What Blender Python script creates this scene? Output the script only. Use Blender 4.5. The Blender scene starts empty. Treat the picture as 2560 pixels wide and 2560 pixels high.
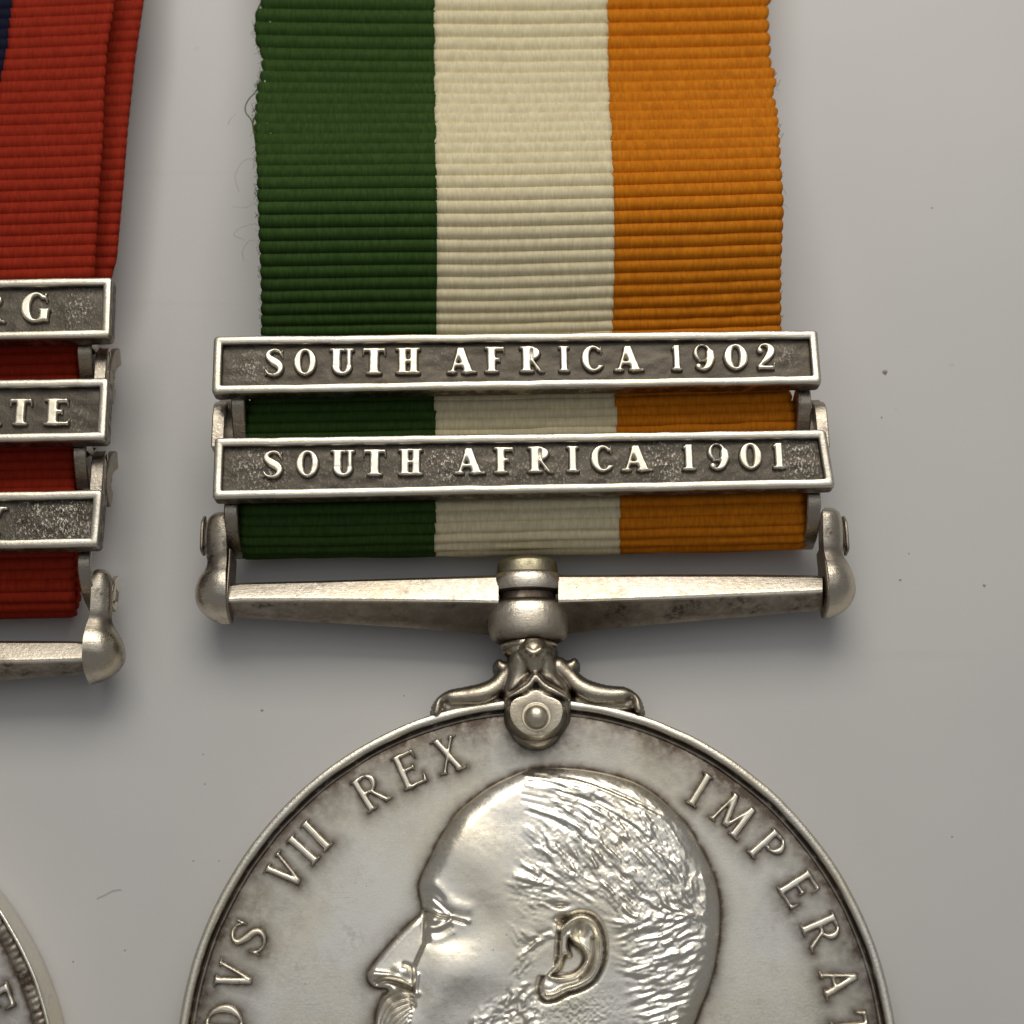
import bpy, math
import numpy as np
from mathutils import Matrix, Vector

sc = bpy.context.scene
R_ = math.radians
rng = np.random.RandomState(7)
# 1 unit = 1 cm
sc.unit_settings.system = 'METRIC'
sc.unit_settings.scale_length = 0.01

# ------------------------------------------------------------------ camera
FPX, TH, DIST, ZRIM = 4200.0, R_(16), 9.1324, 0.30
cT, sT = math.cos(TH), math.sin(TH)
CAM = np.array([0.0, -DIST * sT, ZRIM + DIST * cT])
cd = bpy.data.cameras.new('camera')
cam = bpy.data.objects.new('camera', cd)
sc.collection.objects.link(cam)
cam.location = CAM
cam.rotation_euler = (TH, 0, 0)
cd.sensor_width = 36.0
cd.lens = 36.0 * FPX / 2560.0
cd.clip_start, cd.clip_end = 0.1, 500
cd.dof.use_dof = True
cd.dof.focus_distance = 8.95
cd.dof.aperture_fstop = 0.62
sc.camera = cam

# ------------------------------------------------------------------ light
w = bpy.data.worlds.new('World')
sc.world = w
w.use_nodes = True
bgn = w.node_tree.nodes['Background']
bgn.inputs[0].default_value = (1.0, 0.985, 0.965, 1)
bgn.inputs[1].default_value = 0.18


def area(name, loc, target, sx, sy, power, col):
    ld = bpy.data.lights.new(name, 'AREA')
    ld.shape = 'RECTANGLE'
    ld.size, ld.size_y = sx, sy
    ld.energy = power
    ld.color = col
    o = bpy.data.objects.new(name, ld)
    sc.collection.objects.link(o)
    o.location = loc
    d = Vector(target) - Vector(loc)
    o.rotation_euler = d.to_track_quat('-Z', 'Y').to_euler()
    return o


area('key_lamp', (0.2, 17.0, 20.0), (0.3, 0.3, 0), 20, 12, 3450, (1.0, 0.94, 0.84))
area('frame_fill', (1.0, 7.6, 17.0), (1.0, 7.6, 0), 18, 7.2, 360, (1.0, 0.945, 0.845))  # added unseen fill, placed so the clasp frames reflect bright
area('field_fill', (1.2, -0.5, 17.2), (1.2, -0.5, 0), 20, 7.4, 192, (0.95, 0.975, 1.0))  # added unseen fill that gives the disc field a grey reflection
sc.view_settings.view_transform = 'Standard'
sc.view_settings.look = 'None'
sc.view_settings.exposure = 0.0
sc.view_settings.gamma = 1.0
sc.view_settings.use_curve_mapping = False


# ------------------------------------------------------------------ geometry helpers
def U(px, py, z):
    """point of the photograph (2560 px wide) -> world x, y at height z"""
    x = (np.asarray(px, float) - 1280) / FPX
    y = (1280 - np.asarray(py, float)) / FPX
    t = (np.asarray(z, float) - CAM[2]) / (y * sT - cT)
    return CAM[0] + x * t, CAM[1] + (y * cT + sT) * t


class Frame:
    """a medal's own axes: u across the bar, v up the ribbon"""
    def __init__(s, ox, oy, phi):
        s.o = np.array([ox, oy]); s.phi = phi; s.c, s.s = math.cos(phi), math.sin(phi)

    def L(s, px, py, z):
        x, y = U(px, py, z)
        x = x - s.o[0]; y = y - s.o[1]
        return x * s.c + y * s.s, -x * s.s + y * s.c

    def matrix(s):
        return Matrix.Translation((s.o[0], s.o[1], 0)) @ Matrix.Rotation(s.phi, 4, 'Z')


def empty(name, parent=None):
    o = bpy.data.objects.new(name, None)
    o.empty_display_size = 0.1
    sc.collection.objects.link(o)
    o.parent = parent
    return o


def mk(name, verts, faces, mat, parent=None, smooth=True, attrs=None):
    verts = np.asarray(verts, np.float64).reshape(-1, 3)
    me = bpy.data.meshes.new(name)
    if isinstance(faces, np.ndarray):
        nf, k = faces.shape
        me.vertices.add(len(verts)); me.vertices.foreach_set('co', verts.astype(np.float32).ravel())
        me.loops.add(nf * k); me.loops.foreach_set('vertex_index', faces.astype(np.int32).ravel())
        me.polygons.add(nf)
        me.polygons.foreach_set('loop_start', np.arange(0, nf * k, k, dtype=np.int32))
        me.polygons.foreach_set('loop_total', np.full(nf, k, np.int32))
        me.update(calc_edges=True)
    else:
        me.from_pydata([tuple(v) for v in verts], [], [tuple(f) for f in faces])
    me.validate()
    me.polygons.foreach_set('use_smooth', np.full(len(me.polygons), smooth, bool))
    if attrs:
        for k, a in attrs.items():
            at = me.attributes.new(k, 'FLOAT', 'POINT')
            at.data.foreach_set('value', np.asarray(a, np.float32).ravel())
    me.update()
    if mat:
        me.materials.append(mat)
    o = bpy.data.objects.new(name, me)
    sc.collection.objects.link(o)
    o.parent = parent
    return o


def grid_faces(nr, ncol, mask=None, closed=False):
    i = np.arange(nr - 1)[:, None]
    j = np.arange(ncol if closed else ncol - 1)[None, :]
    j2 = (j + 1) % ncol
    f = np.stack([i * ncol + j, i * ncol + j2, (i + 1) * ncol + j2, (i + 1) * ncol + j], -1)
    f = f.reshape(-1, 4)
    if mask is not None:
        f = f[mask.reshape(-1)]
    return f


def compact(V, F, attrs=None):
    used = np.unique(F)
    m = np.full(len(V), -1, np.int64); m[used] = np.arange(len(used))
    return V[used], m[F], ({k: np.asarray(a).ravel()[used] for k, a in attrs.items()} if attrs else None)


def smooth_angle(o, deg=35):
    me = o.data
    me.polygons.foreach_set('use_smooth', np.ones(len(me.polygons), bool))
    try:
        me.set_sharp_from_angle(angle=R_(deg))
    except Exception:
        pass


def sstep(a, b, x):
    t = np.clip((x - a) / (b - a), 0, 1)
    return t * t * (3 - 2 * t)


def vnoise(x, y, seed=0):
    """smooth value noise, -1..1"""
    xi = np.floor(x).astype(np.int64); yi = np.floor(y).astype(np.int64)
    fx = x - xi; fy = y - yi
    fx = fx * fx * (3 - 2 * fx); fy = fy * fy * (3 - 2 * fy)

    def h(a, b):
        n = (a * 374761393 + b * 668265263 + seed * 974711) & 0xFFFFFFFF
        n = ((n ^ (n >> 13)) * 1274126177) & 0xFFFFFFFF
        return ((n ^ (n >> 16)) & 0xFFFF) / 32767.5 - 1
    return ((h(xi, yi) * (1 - fx) + h(xi + 1, yi) * fx) * (1 - fy)
            + (h(xi, yi + 1) * (1 - fx) + h(xi + 1, yi + 1) * fx) * fy)


# ------------------------------------------------------------------ signed distances
def d_seg(X, Y, x0, y0, x1, y1, w_):
    dx, dy = x1 - x0, y1 - y0
    L = math.hypot(dx, dy); ux, uy = dx / L, dy / L
    a = (X - (x0 + x1) / 2) * ux + (Y - (y0 + y1) / 2) * uy
    b = -(X - (x0 + x1) / 2) * uy + (Y - (y0 + y1) / 2) * ux
    qa, qb = np.abs(a) - L / 2, np.abs(b) - w_ / 2
    return np.minimum(np.maximum(qa, qb), 0) + np.hypot(np.maximum(qa, 0), np.maximum(qb, 0))


def d_ell(X, Y, cx, cy, a, b):
    px, py = X - cx, Y - cy
    k0 = np.hypot(px / a, py / b); k1 = np.hypot(px / a ** 2, py / b ** 2) + 1e-9
    return k0 * (k0 - 1) / k1


def d_chain(X, Y, pts, rad):
    d = np.full(np.shape(X), 1e9)
    for i in range(len(pts) - 1):
        (x0, y0), (x1, y1) = pts[i], pts[i + 1]
        r0, r1 = (rad, rad) if np.isscalar(rad) else (rad[i], rad[i + 1])
        dx, dy = x1 - x0, y1 - y0
        t = np.clip(((X - x0) * dx + (Y - y0) * dy) / (dx * dx + dy * dy + 1e-12), 0, 1)
        d = np.minimum(d, np.hypot(X - x0 - t * dx, Y - y0 - t * dy) - (r0 + (r1 - r0) * t))
    return d


def d_poly(X, Y, pts):
    d = np.full(np.shape(X), 1e18); sgn = np.ones(np.shape(X))
    n = len(pts)
    for i in range(n):
        (x0, y0), (x1, y1) = pts[i], pts[i - 1]
        ex, ey = x1 - x0, y1 - y0
        wx, wy = X - x0, Y - y0
        t = np.clip((wx * ex + wy * ey) / (ex * ex + ey * ey + 1e-12), 0, 1)
        d = np.minimum(d, (wx - ex * t) ** 2 + (wy - ey * t) ** 2)
        c1 = Y >= y0; c2 = Y < y1; c3 = ex * wy > ey * wx
        sgn = np.where((c1 & c2 & c3) | (~c1 & ~c2 & ~c3), -sgn, sgn)
    return sgn * np.sqrt(d)


def crom(pts, n=6, closed=False):
    P = np.asarray(pts, float); out = []
    m = len(P)
    for i in range(m if closed else m - 1):
        p1, p2 = P[i], P[(i + 1) % m]
        p0 = P[i - 1] if (closed or i > 0) else 2 * p1 - p2
        p3 = P[(i + 2) % m] if (closed or i + 2 < m) else 2 * p2 - p1
        for k in range(n):
            t = k / n
            out.append(0.5 * (2 * p1 + (p2 - p0) * t + (2 * p0 - 5 * p1 + 4 * p2 - p3) * t * t + (3 * p1 - p0 - 3 * p2 + p3) * t ** 3))
    if not closed:
        out.append(P[-1])
    return np.array(out)


# ------------------------------------------------------------------ letters (unit height, own drawing)
def glyph(ch, fat):
    T, t, e, h = (0.335, 0.16, 0.10, 0.125) if fat else (0.215, 0.105, 0.075, 0.065)

    def ser(x, y, wd=T):
        yy = h / 2 if y == 0 else 1 - h / 2
        return lambda X, Y: d_seg(X, Y, x - wd / 2 - e, yy, x + wd / 2 + e, yy, h)

    def bar(x0, y0, x1, y1, w_):
        return lambda X, Y: d_seg(X, Y, x0, y0, x1, y1, w_)

    def un(*fs):
        def g(X, Y):
            d = fs[0](X, Y)
            for f in fs[1:]:
                b = f(X, Y)
                k = 0.05
                hh = np.clip(0.5 + 0.5 * (d - b) / k, 0, 1)
                d = d * (1 - hh) + b * hh - k * hh * (1 - hh)
            return d
        return g

    def sub(a, b):
        return lambda X, Y: np.maximum(a(X, Y), -b(X, Y))

    def inter(a, b):
        return lambda X, Y: np.maximum(a(X, Y), b(X, Y))

    def ell(cx, cy, a, b):
        return lambda X, Y: d_ell(X, Y, cx, cy, a, b)

    def ch_(pts, r):
        P = crom(pts, 5)
        rr = crom([(q, 0) for q in r], 5)[:, 0] if not np.isscalar(r) else r
        return lambda X, Y: d_chain(X, Y, P, rr)

    def right(x):
        return lambda X, Y: x - X

    def stem(x, wd=T, s0=True, s1=True):
        fs = [bar(x, 0, x, 1, wd)]
        if s0: fs.append(ser(x, 0, wd))
        if s1: fs.append(ser(x, 1, wd))
        return un(*fs)
    x0 = e + T / 2
    if ch == 'I': return stem(x0), T + 2 * e
    if ch == '1':
        return un(stem(x0 + .06, T, True, False), bar(x0 + .06 - T / 2, .93, x0 - .13, .80, .11)), T + 2 * e + .1
    if ch == 'H':
        x1 = 0.95 - x0
        return un(stem(x0), stem(x1), bar(x0, .5, x1, .5, t)), .95
    if ch in 'EF':
        fs = [stem(x0), bar(x0, 1 - t / 2, .70, 1 - t / 2, t), bar(x0, .52, .55, .52, t), bar(.55, .40, .55, .64, .055),
              (lambda X, Y: d_poly(X, Y, [(.62, .98), (.74, 1.0), (.73, .72), (.69, .72)]))]
        if ch == 'E':
            fs += [bar(x0, t / 2, .74, t / 2, t), (lambda X, Y: d_poly(X, Y, [(.66, .02), (.78, 0.0), (.79, .30), (.75, .30)]))]
        return un(*fs), .8
    if ch == 'T':
        return un(stem(.4, T, True, False), bar(.03, 1 - t / 2, .77, 1 - t / 2, t),
                  (lambda X, Y: d_poly(X, Y, [(.02, 1.0), (.14, .98), (.07, .70), (.02, .70)])),
                  (lambda X, Y: d_poly(X, Y, [(.78, 1.0), (.66, .98), (.73, .70), (.78, .70)]))), .8
    if ch in 'O0':
        wd = .86 if ch == 'O' else .78
        return sub(ell(wd / 2, .5, wd / 2, .52), ell(wd / 2, .5, wd / 2 - T * .9, .52 - t * .95)), wd
    if ch in 'CG':
        ring = sub(ell(.43, .5, .43, .52), ell(.47, .5, .43 - T * .85, .52 - t * .95))
        cut = inter(right(.50), lambda X, Y: np.abs(Y - .52) - .24)
        g = sub(ring, cut)
        fs = [g, (lambda X, Y: d_poly(X, Y, [(.68, .98), (.76, 1.0), (.77, .66), (.72, .66)]))]
        if ch == 'G':
            fs += [bar(.70, .03, .70, .42, T * .9), bar(.52, .42, .88, .42, h)]
        else:
            fs += [ch_([(.66, .10), (.76, .20), (.80, .30)], [.05, .04, .025])]
        return un(*fs), .82
    if ch == 'D':
        ring = sub(ell(.36, .5, .52, .5), ell(.34, .5, .52 - T, .42))
        return un(stem(x0), inter(ring, right(x0 - .02)), bar(x0, t / 2, .4, t / 2, t), bar(x0, 1 - t / 2, .4, 1 - t / 2, t)), .88
    if ch in 'PR':
        ring = sub(ell(.42, .73, .34, .27), ell(.42, .73, .34 - T * .95, .19))
        fs = [stem(x0), inter(ring, right(.36)), bar(x0, 1 - t / 2, .44, 1 - t / 2, t), bar(x0, .46 + t / 2, .44, .46 + t / 2, t)]
        if ch == 'R':
            fs += [(lambda X, Y: d_poly(X, Y, [(.36, .50), (.50, .52), (.78, .10), (.90, .06), (.88, 0), (.66, .0)]))]
            return un(*fs), .9
        return un(*fs), .78
    if ch == 'A':
        return un(bar(.40, 1.0, .13, 0, t), bar(.40, .97, .70, 0, T * .95), bar(.22, .33, .60, .33, t), ser(.13, 0, t), ser(.70, 0, T)), .9
    if ch == 'V':
        return un(bar(.18, 1, .43, 0.02, T * .95), bar(.72, 1, .45, 0.02, t), ser(.18, 1, T), ser(.72, 1, t)), .86
    if ch == 'W':
        return un(bar(.16, 1, .36, 0.02, T * .9), bar(.60, 1, .38, .02, t), bar(.58, 1, .80, .02, T * .9), bar(1.06, 1, .82, .02, t), ser(.16, 1, T), ser(1.06, 1, t)), 1.2
    if ch == 'X':
        return un(bar(.18, 1, .70, 0, T * .95), bar(.70, 1, .16, 0, t), ser(.18, 1, T), ser(.70, 1, t), ser(.70, 0, T), ser(.16, 0, t)), .88
    if ch == 'Y':
        return un(bar(.42, 0, .42, .5, T), ser(.42, 0, T), bar(.16, 1, .42, .44, T * .9), bar(.74, 1, .46, .46, t), ser(.16, 1, T), ser(.74, 1, t)), .9
    if ch == 'M':
        return un(bar(.14, 0, .24, 1, t), bar(.24, 1, .52, .10, T * .9), bar(.84, 1, .54, .10, t), bar(.86, 0, .84, 1, T), ser(.14, 0, t), ser(.88, 0, T), bar(.1, 1 - h / 2, .26, 1 - h / 2, h)), 1.05
    if ch == 'N':
        return un(bar(.15, 0, .15, 1, t), bar(.17, .98, .74, .04, T * .95), bar(.76, 0, .76, 1, t), ser(.15, 0, t), ser(.15, 1, t), ser(.76, 1, t)), .9
    if ch == 'U':
        x1 = .68
        ring = sub(ell((x0 + x1) / 2 - .01, .30, (x1 - x0) / 2 + T / 2, .32), ell((x0 + x1) / 2 + .03, .34, (x1 - x0) / 2 - T * .36, .36 - t * 1.05))
        bot = inter(ring, lambda X, Y: Y - .36)
        return un(bar(x0, .30, x0, 1, T), bar(x1 + .03, .30, x1 + .03, 1, T * .62), ser(x0, 1), ser(x1 + .03, 1, T * .62), bot), .86
    if ch == 'S':
        P = [(.66, .80), (.56, .93), (.37, .955), (.20, .86), (.18, .70), (.36, .55), (.55, .44), (.64, .28), (.57, .11), (.38, .04), (.20, .08), (.10, .22)]
        k = T / 2
        r = np.array([.30, .40, .42, .62, .80, 1.0, 1.0, .80, .62, .42, .40, .30]) * k
        return un(ch_(P, r), bar(.70, .68, .70, .99, .06), bar(.08, .02, .08, .34, .06)), .78
    if ch == '9':
        ring = sub(ell(.36, .67, .34, .34), ell(.36, .68, .15, .26))
        return un(ring, ch_([(.62, .66), (.62, .40), (.50, .14), (.32, .05), (.18, .10)], [T * .5, T * .48, T * .38, .06, .05]), ell(.20, .17, .12, .12)), .76
    if ch == '2':
        return un(ell(.20, .73, .125, .125), ch_([(.14, .78), (.26, .94), (.48, .94), (.60, .76), (.50, .52), (.26, .26), (.12, .12)], [.06, .06, .09, T * .5, T * .45, .09, .06]),
                  bar(.08, .09, .68, .09, .18), bar(.68, .0, .70, .30, .06)), .76
    return stem(x0), T + 2 * e


def letter(ch, place, zb, hgt, mat, parent, fat, n=34, lean=0.0):
    """place(x01, y01) -> u, v in the parent's axes (unit box of the letter)"""
    f, wd = glyph(ch, fat)
    pad = 0.09
    nx = int(n * max(wd, .4)) + 6
    xs = np.linspace(-pad, wd + pad, nx); ys = np.linspace(-pad, 1 + pad, n)
    X, Y = np.meshgrid(xs, ys)
    wob = 0.006
    d = f(X + wob * vnoise(X * 7, Y * 7, ord(ch)), Y + wob * vnoise(X * 7 + 9, Y * 7, ord(ch) + 3))
    b = 0.055 if fat else .05
    z = np.where(d < 0, np.sin(np.clip(-d / b, 0, 1) * math.pi / 2) ** .7, -d / b * 1.2)
    z = np.maximum(z, -0.8)
    z = zb + z * hgt + np.where(d < 0, 0.018 * hgt * vnoise(X * 6, Y * 6, 5), 0)
    uu, vv = place(X / wd, Y)
    cell = (d[:-1, :-1] < .075) | (d[1:, :-1] < .075) | (d[:-1, 1:] < .075) | (d[1:, 1:] < .075)
    V = np.stack([uu, vv, z], -1).reshape(-1, 3)
    F = grid_faces(n, nx, cell)
    tar = np.clip(1 + d / 0.022, 0, 1).ravel()
    V, F, A = compact(V, F, {'tarnish_shade': tar * .9})
    return mk('letter', V, F, mat, parent, True, A), f, wd


# ------------------------------------------------------------------ materials
class N:
    def __init__(s, name):
        s.m = bpy.data.materials.new(name); s.m.use_nodes = True
        s.t = s.m.node_tree; s.b = s.t.nodes['Principled BSDF']

    def n(s, typ, **kw):
        nd = s.t.nodes.new(typ)
        for k, v in kw.items():
            if k.startswith('i_'):
                nd.inputs[k[2:].replace('_', ' ')].default_value = v
            else:
                setattr(nd, k, v)
        return nd

    def l(s, a, b): s.t.links.new(a, b)

    def noise(s, scale, detail=3, rough=.55, vec=None):
        nd = s.n('ShaderNodeTexNoise'); nd.inputs['Scale'].default_value = scale
        nd.inputs['Detail'].default_value = detail; nd.inputs['Roughness'].default_value = rough
        if vec is not None: s.l(vec, nd.inputs['Vector'])
        return nd.outputs['Fac']

    def ramp(s, fac, a, b, va=0.0, vb=1.0):
        nd = s.n('ShaderNodeMapRange'); nd.interpolation_type = 'SMOOTHSTEP'
        s.l(fac, nd.inputs[0])
        for i, v in enumerate((a, b, va, vb)): nd.inputs[i + 1].default_value = v
        return nd.outputs[0]

    def math(s, op, a, b=None, clamp=False):
        nd = s.n('ShaderNodeMath', operation=op, use_clamp=clamp)
        for i, v in enumerate((a, b)):
            if v is None: continue
            if isinstance(v, (int, float)): nd.inputs[i].default_value = v
            else: s.l(v, nd.inputs[i])
        return nd.outputs[0]

    def mix(s, fac, a, b):
        nd = s.n('ShaderNodeMix', data_type='RGBA')
        if isinstance(fac, (int, float)): nd.inputs[0].default_value = fac
        else: s.l(fac, nd.inputs[0])
        for i, v in ((6, a), (7, b)):
            if isinstance(v, tuple): nd.inputs[i].default_value = (*v, 1)
            else: s.l(v, nd.inputs[i])
        return nd.outputs[2]

    def coord(s, scale=(1, 1, 1), rot=(0, 0, 0)):
        tc = s.n('ShaderNodeTexCoord'); mp = s.n('ShaderNodeMapping')
        mp.inputs['Scale'].default_value = scale; mp.inputs['Rotation'].default_value = rot
        s.l(tc.outputs['Object'], mp.inputs[0])
        return mp.outputs[0]


def silver(name, base=(.84, .80, .715), dark=(.115, .088, .07), rough=.27, spots=.35, attr=False, bump=.25, scratch=True, roughdark=.5, bscale=60, an=(.55, 1.25)):
    k = N(name)
    co = k.coord()
    big = k.noise(5.5, 5, .62, co)
    fine = k.noise(34, 5, .65, co)
    patch = k.math('MULTIPLY', k.ramp(big, .50, .72), k.ramp(fine, .35, .65))
    t = k.math('MULTIPLY', patch, spots)
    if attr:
        at = k.n('ShaderNodeAttribute', attribute_name='tarnish_shade')  # real tarnish, plus shade painted on bulbs, bar facets and under the claw
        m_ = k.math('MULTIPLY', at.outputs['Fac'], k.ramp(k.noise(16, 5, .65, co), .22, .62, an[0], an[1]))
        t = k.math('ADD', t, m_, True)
    pits = k.ramp(k.noise(70, 2, .5, co), .735, .78)
    t = k.math('MAXIMUM', t, k.math('MULTIPLY', pits, .75))
    hl = k.ramp(k.noise(3.0, 2, .5, k.coord((1.0, 34, 3), (0, 0, 1.15))), .735, .765)
    hl2 = k.ramp(k.noise(3.0, 2, .5, k.coord((1.3, 40, 3), (0, 0, -.35))), .745, .77)
    t = k.math('MAXIMUM', t, k.math('MULTIPLY', k.math('MAXIMUM', hl, hl2), .30))
    warm = k.mix(k.ramp(k.noise(2.3, 2, .5, co), .35, .68), base, tuple(c * f for c, f in zip(base, (.97, .94, .86))))
    k.l(k.mix(t, warm, dark), k.b.inputs['Base Color'])
    k.b.inputs['Metallic'].default_value = 1.0
    rr = k.math('ADD', k.math('MULTIPLY', t, roughdark - rough), k.ramp(fine, .3, .7, rough - .05, rough + .07))
    k.l(rr, k.b.inputs['Roughness'])
    bp = k.n('ShaderNodeBump'); bp.inputs['Strength'].default_value = bump; bp.inputs['Distance'].default_value = .004
    hgt = k.noise(bscale, 5, .6, co)
    if scratch:
        s1 = k.noise(9, 3, .6, k.coord((1.2, 26, 4), (0, 0, .6)))
        s2 = k.noise(9, 3, .6, k.coord((1.2, 30, 4), (0, 0, -.9)))
        hgt = k.math('ADD', hgt, k.math('MULTIPLY', k.math('MAXIMUM', s1, s2), .55))
    k.l(hgt, bp.inputs['Height'])
    k.l(bp.outputs[0], k.b.inputs['Normal'])
    return k.m


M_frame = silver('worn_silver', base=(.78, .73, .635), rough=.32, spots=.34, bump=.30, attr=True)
M_letter = silver('raised_letter_silver', base=(.90, .855, .76), rough=.36, spots=.1, attr=True, bump=.12)
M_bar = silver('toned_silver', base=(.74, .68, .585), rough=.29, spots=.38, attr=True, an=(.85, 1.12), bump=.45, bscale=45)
M_claw = silver('toned_silver_claw', base=(.64, .585, .49), rough=.26, spots=.8, attr=True, bump=.35)
M_field = silver('struck_silver_field', base=(.80, .77, .70), rough=.24, spots=.22, attr=True, bump=.16, an=(.75, 1.15), roughdark=.42)
M_port = silver('struck_silver_portrait', base=(.90, .865, .79), rough=.29, spots=.06, attr=True, bump=.16)
M_dark = silver('tarnished_and_shade_silver', base=(.34, .29, .24), rough=.42, spots=.8, bump=.5)  # also colours the added strips that darken the lug gaps
M_ball = silver('toned_silver_bulb', base=(.64, .585, .50), rough=.24, spots=1.0, bump=.5, bscale=30, attr=True)
M_lug = silver('toned_silver_lug', base=(.46, .415, .35), rough=.30, spots=.8, bump=.45)
M_rim = silver('rim_silver', base=(.88, .84, .75), rough=.30, spots=.3, attr=True, bump=.35)
M_brass = silver('brassy_cap', base=(.40, .365, .26), dark=(.10, .085, .05), rough=.35, spots=.6, bump=.3)


def panel_mat():
    k = N('oxidised_panel')
    co = k.coord()
    at = k.n('ShaderNodeAttribute', attribute_name='fleck')
    st = k.noise(92, 2, .6, k.coord((1, .62, 1), (0, 0, -.45)))
    st2 = k.noise(44, 2, .5, co)
    fl = k.math('MULTIPLY', k.ramp(st, .52, .68), at.outputs['Fac'])
    big = k.ramp(k.noise(9, 4, .6, co), .3, .7)
    base = k.mix(big, (.085, .074, .060), (.108, .096, .080))
    k.l(k.mix(fl, base, (.60, .56, .49)), k.b.inputs['Base Color'])
    k.b.inputs['Metallic'].default_value = 1
    k.b.inputs['Roughness'].default_value = .46
    bp = k.n('ShaderNodeBump'); bp.inputs['Strength'].default_value = .7; bp.inputs['Distance'].default_value = .006
    k.l(k.math('ADD', k.math('MULTIPLY', st, k.math('ADD', at.outputs['Fac'], .25)), k.math('MULTIPLY', st2, .3)), bp.inputs['Height'])
    k.l(bp.outputs[0], k.b.inputs['Normal'])
    return k.m


M_panel = panel_mat()


def cloth(name, col, col2):
    k = N(name)
    th = k.noise(1.0, 2, .65, k.coord((72, 15.0, 15.0)))
    bl = k.noise(14, 4, .6, k.coord())
    c = k.mix(k.ramp(th, .3, .7, .05, .95), col, col2)
    c = k.mix(k.ramp(bl, .35, .75, 0, .35), c, tuple(x * .78 for x in col))
    k.l(c, k.b.inputs['Base Color'])
    k.b.inputs['Roughness'].default_value = .72
    k.b.inputs['Specular IOR Level'].default_value = .10
    k.b.inputs['Sheen Weight'].default_value = 0.0
    k.b.inputs['Sheen Roughness'].default_value = .4
    bp = k.n('ShaderNodeBump'); bp.inputs['Strength'].default_value = .25; bp.inputs['Distance'].default_value = .004
    k.l(th, bp.inputs['Height']); k.l(bp.outputs[0], k.b.inputs['Normal'])
    return k.m


M_green = cloth('green_grosgrain', (.023, .056, .010), (.040, .083, .016))
M_white = cloth('cream_grosgrain', (.68, .60, .39), (.82, .74, .51))
M_orange = cloth('orange_grosgrain', (.50, .150, .005), (.66, .218, .009))
M_red = cloth('red_grosgrain', (.25, .017, .006), (.33, .027, .009))
M_blue = cloth('navy_grosgrain', (.005, .006, .018), (.009, .009, .028))
M_thread = cloth('pale_thread', (.45, .48, .34), (.55, .56, .42))
M_gthread = cloth('green_thread', (.09, .14, .03), (.14, .19, .05))


def table_mat():
    k = N('white_laminate')
    co = k.coord()
    a = k.ramp(k.noise(.6, 3, .5, co), .3, .7)
    c = k.mix(a, (.58, .58, .583), (.61, .608, .606))
    s1 = k.ramp(k.noise(1.0, 2, .5, k.coord((.25, 7, 1), (0, 0, .72))), .66, .78, 0, .15)
    c = k.mix(s1, c, (.45, .44, .42))
    sp = k.ramp(k.noise(6.5, 1, .4, co), .80, .84, 0, .22)
    c = k.mix(sp, c, (.34, .31, .27))
    gr = k.noise(300, 2, .6, co)
    c = k.mix(k.ramp(gr, .2, .8, 0, .10), c, (.50, .50, .49))
    k.l(c, k.b.inputs['Base Color'])
    k.b.inputs['Roughness'].default_value = .34
    k.b.inputs['Specular IOR Level'].default_value = .35
    bp = k.n('ShaderNodeBump'); bp.inputs['Strength'].default_value = .06; bp.inputs['Distance'].default_value = .01
    k.l(k.noise(40, 3, .6, co), bp.inputs['Height']); k.l(bp.outputs[0], k.b.inputs['Normal'])
    return k.m


# ------------------------------------------------------------------ setting
tt = mk('tabletop', [(-40, -40, 0), (40, -40, 0), (40, 40, 0), (-40, 40, 0), (-40, -40, -2), (40, -40, -2), (40, 40, -2), (-40, 40, -2)],
        [(0, 1, 2, 3), (7, 6, 5, 4), (0, 4, 5, 1), (1, 5, 6, 2), (2, 6, 7, 3), (3, 7, 4, 0)], table_mat(), None, False)
tt['kind'] = 'structure'
tt['label'] = 'smooth white laminate tabletop under both medals'


# ------------------------------------------------------------------ builders
def rrect(corners, inset, rad, nper=46, ncor=5):
    """rounded quad outline (corners TL,TR,BR,BL) inset towards the inside"""
    C = np.array(corners, float)
    n = 4; off = []
    for i in range(n):                      # inset quad
        p, a, b = C[i], C[i - 1], C[(i + 1) % n]
        e1 = (p - a) / np.linalg.norm(p - a); e2 = (b - p) / np.linalg.norm(b - p)
        n1 = np.array([e1[1], -e1[0]]); n2 = np.array([e2[1], -e2[0]])
        m = n1 + n2
        off.append(p + m * inset / (1 + n1 @ n2))
    out = []
    for i in range(n):
        p, a, b = off[i], off[i - 1], off[(i + 1) % n]
        d1 = (a - p) / np.linalg.norm(a - p); d2 = (b - p) / np.linalg.norm(b - p)
        r = max(rad, .0015)
        c = p + (d1 + d2) * r
        for k in range(ncor):
            t = k / (ncor - 1) * math.pi / 2
            out.append(c - d1 * r * math.sin(t) * 1.0 - d2 * r * (1 - 0) * math.cos(t) + 0 * p)
        q = off[(i + 1) % n]
        L = np.linalg.norm(q - p); m = nper if i % 2 == 0 else 9
        s0 = p + d2 * r; s1 = q - d2 * r
        for k in range(1, m):
            out.append(s0 + (s1 - s0) * k / m)
    return np.array(out)


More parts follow.
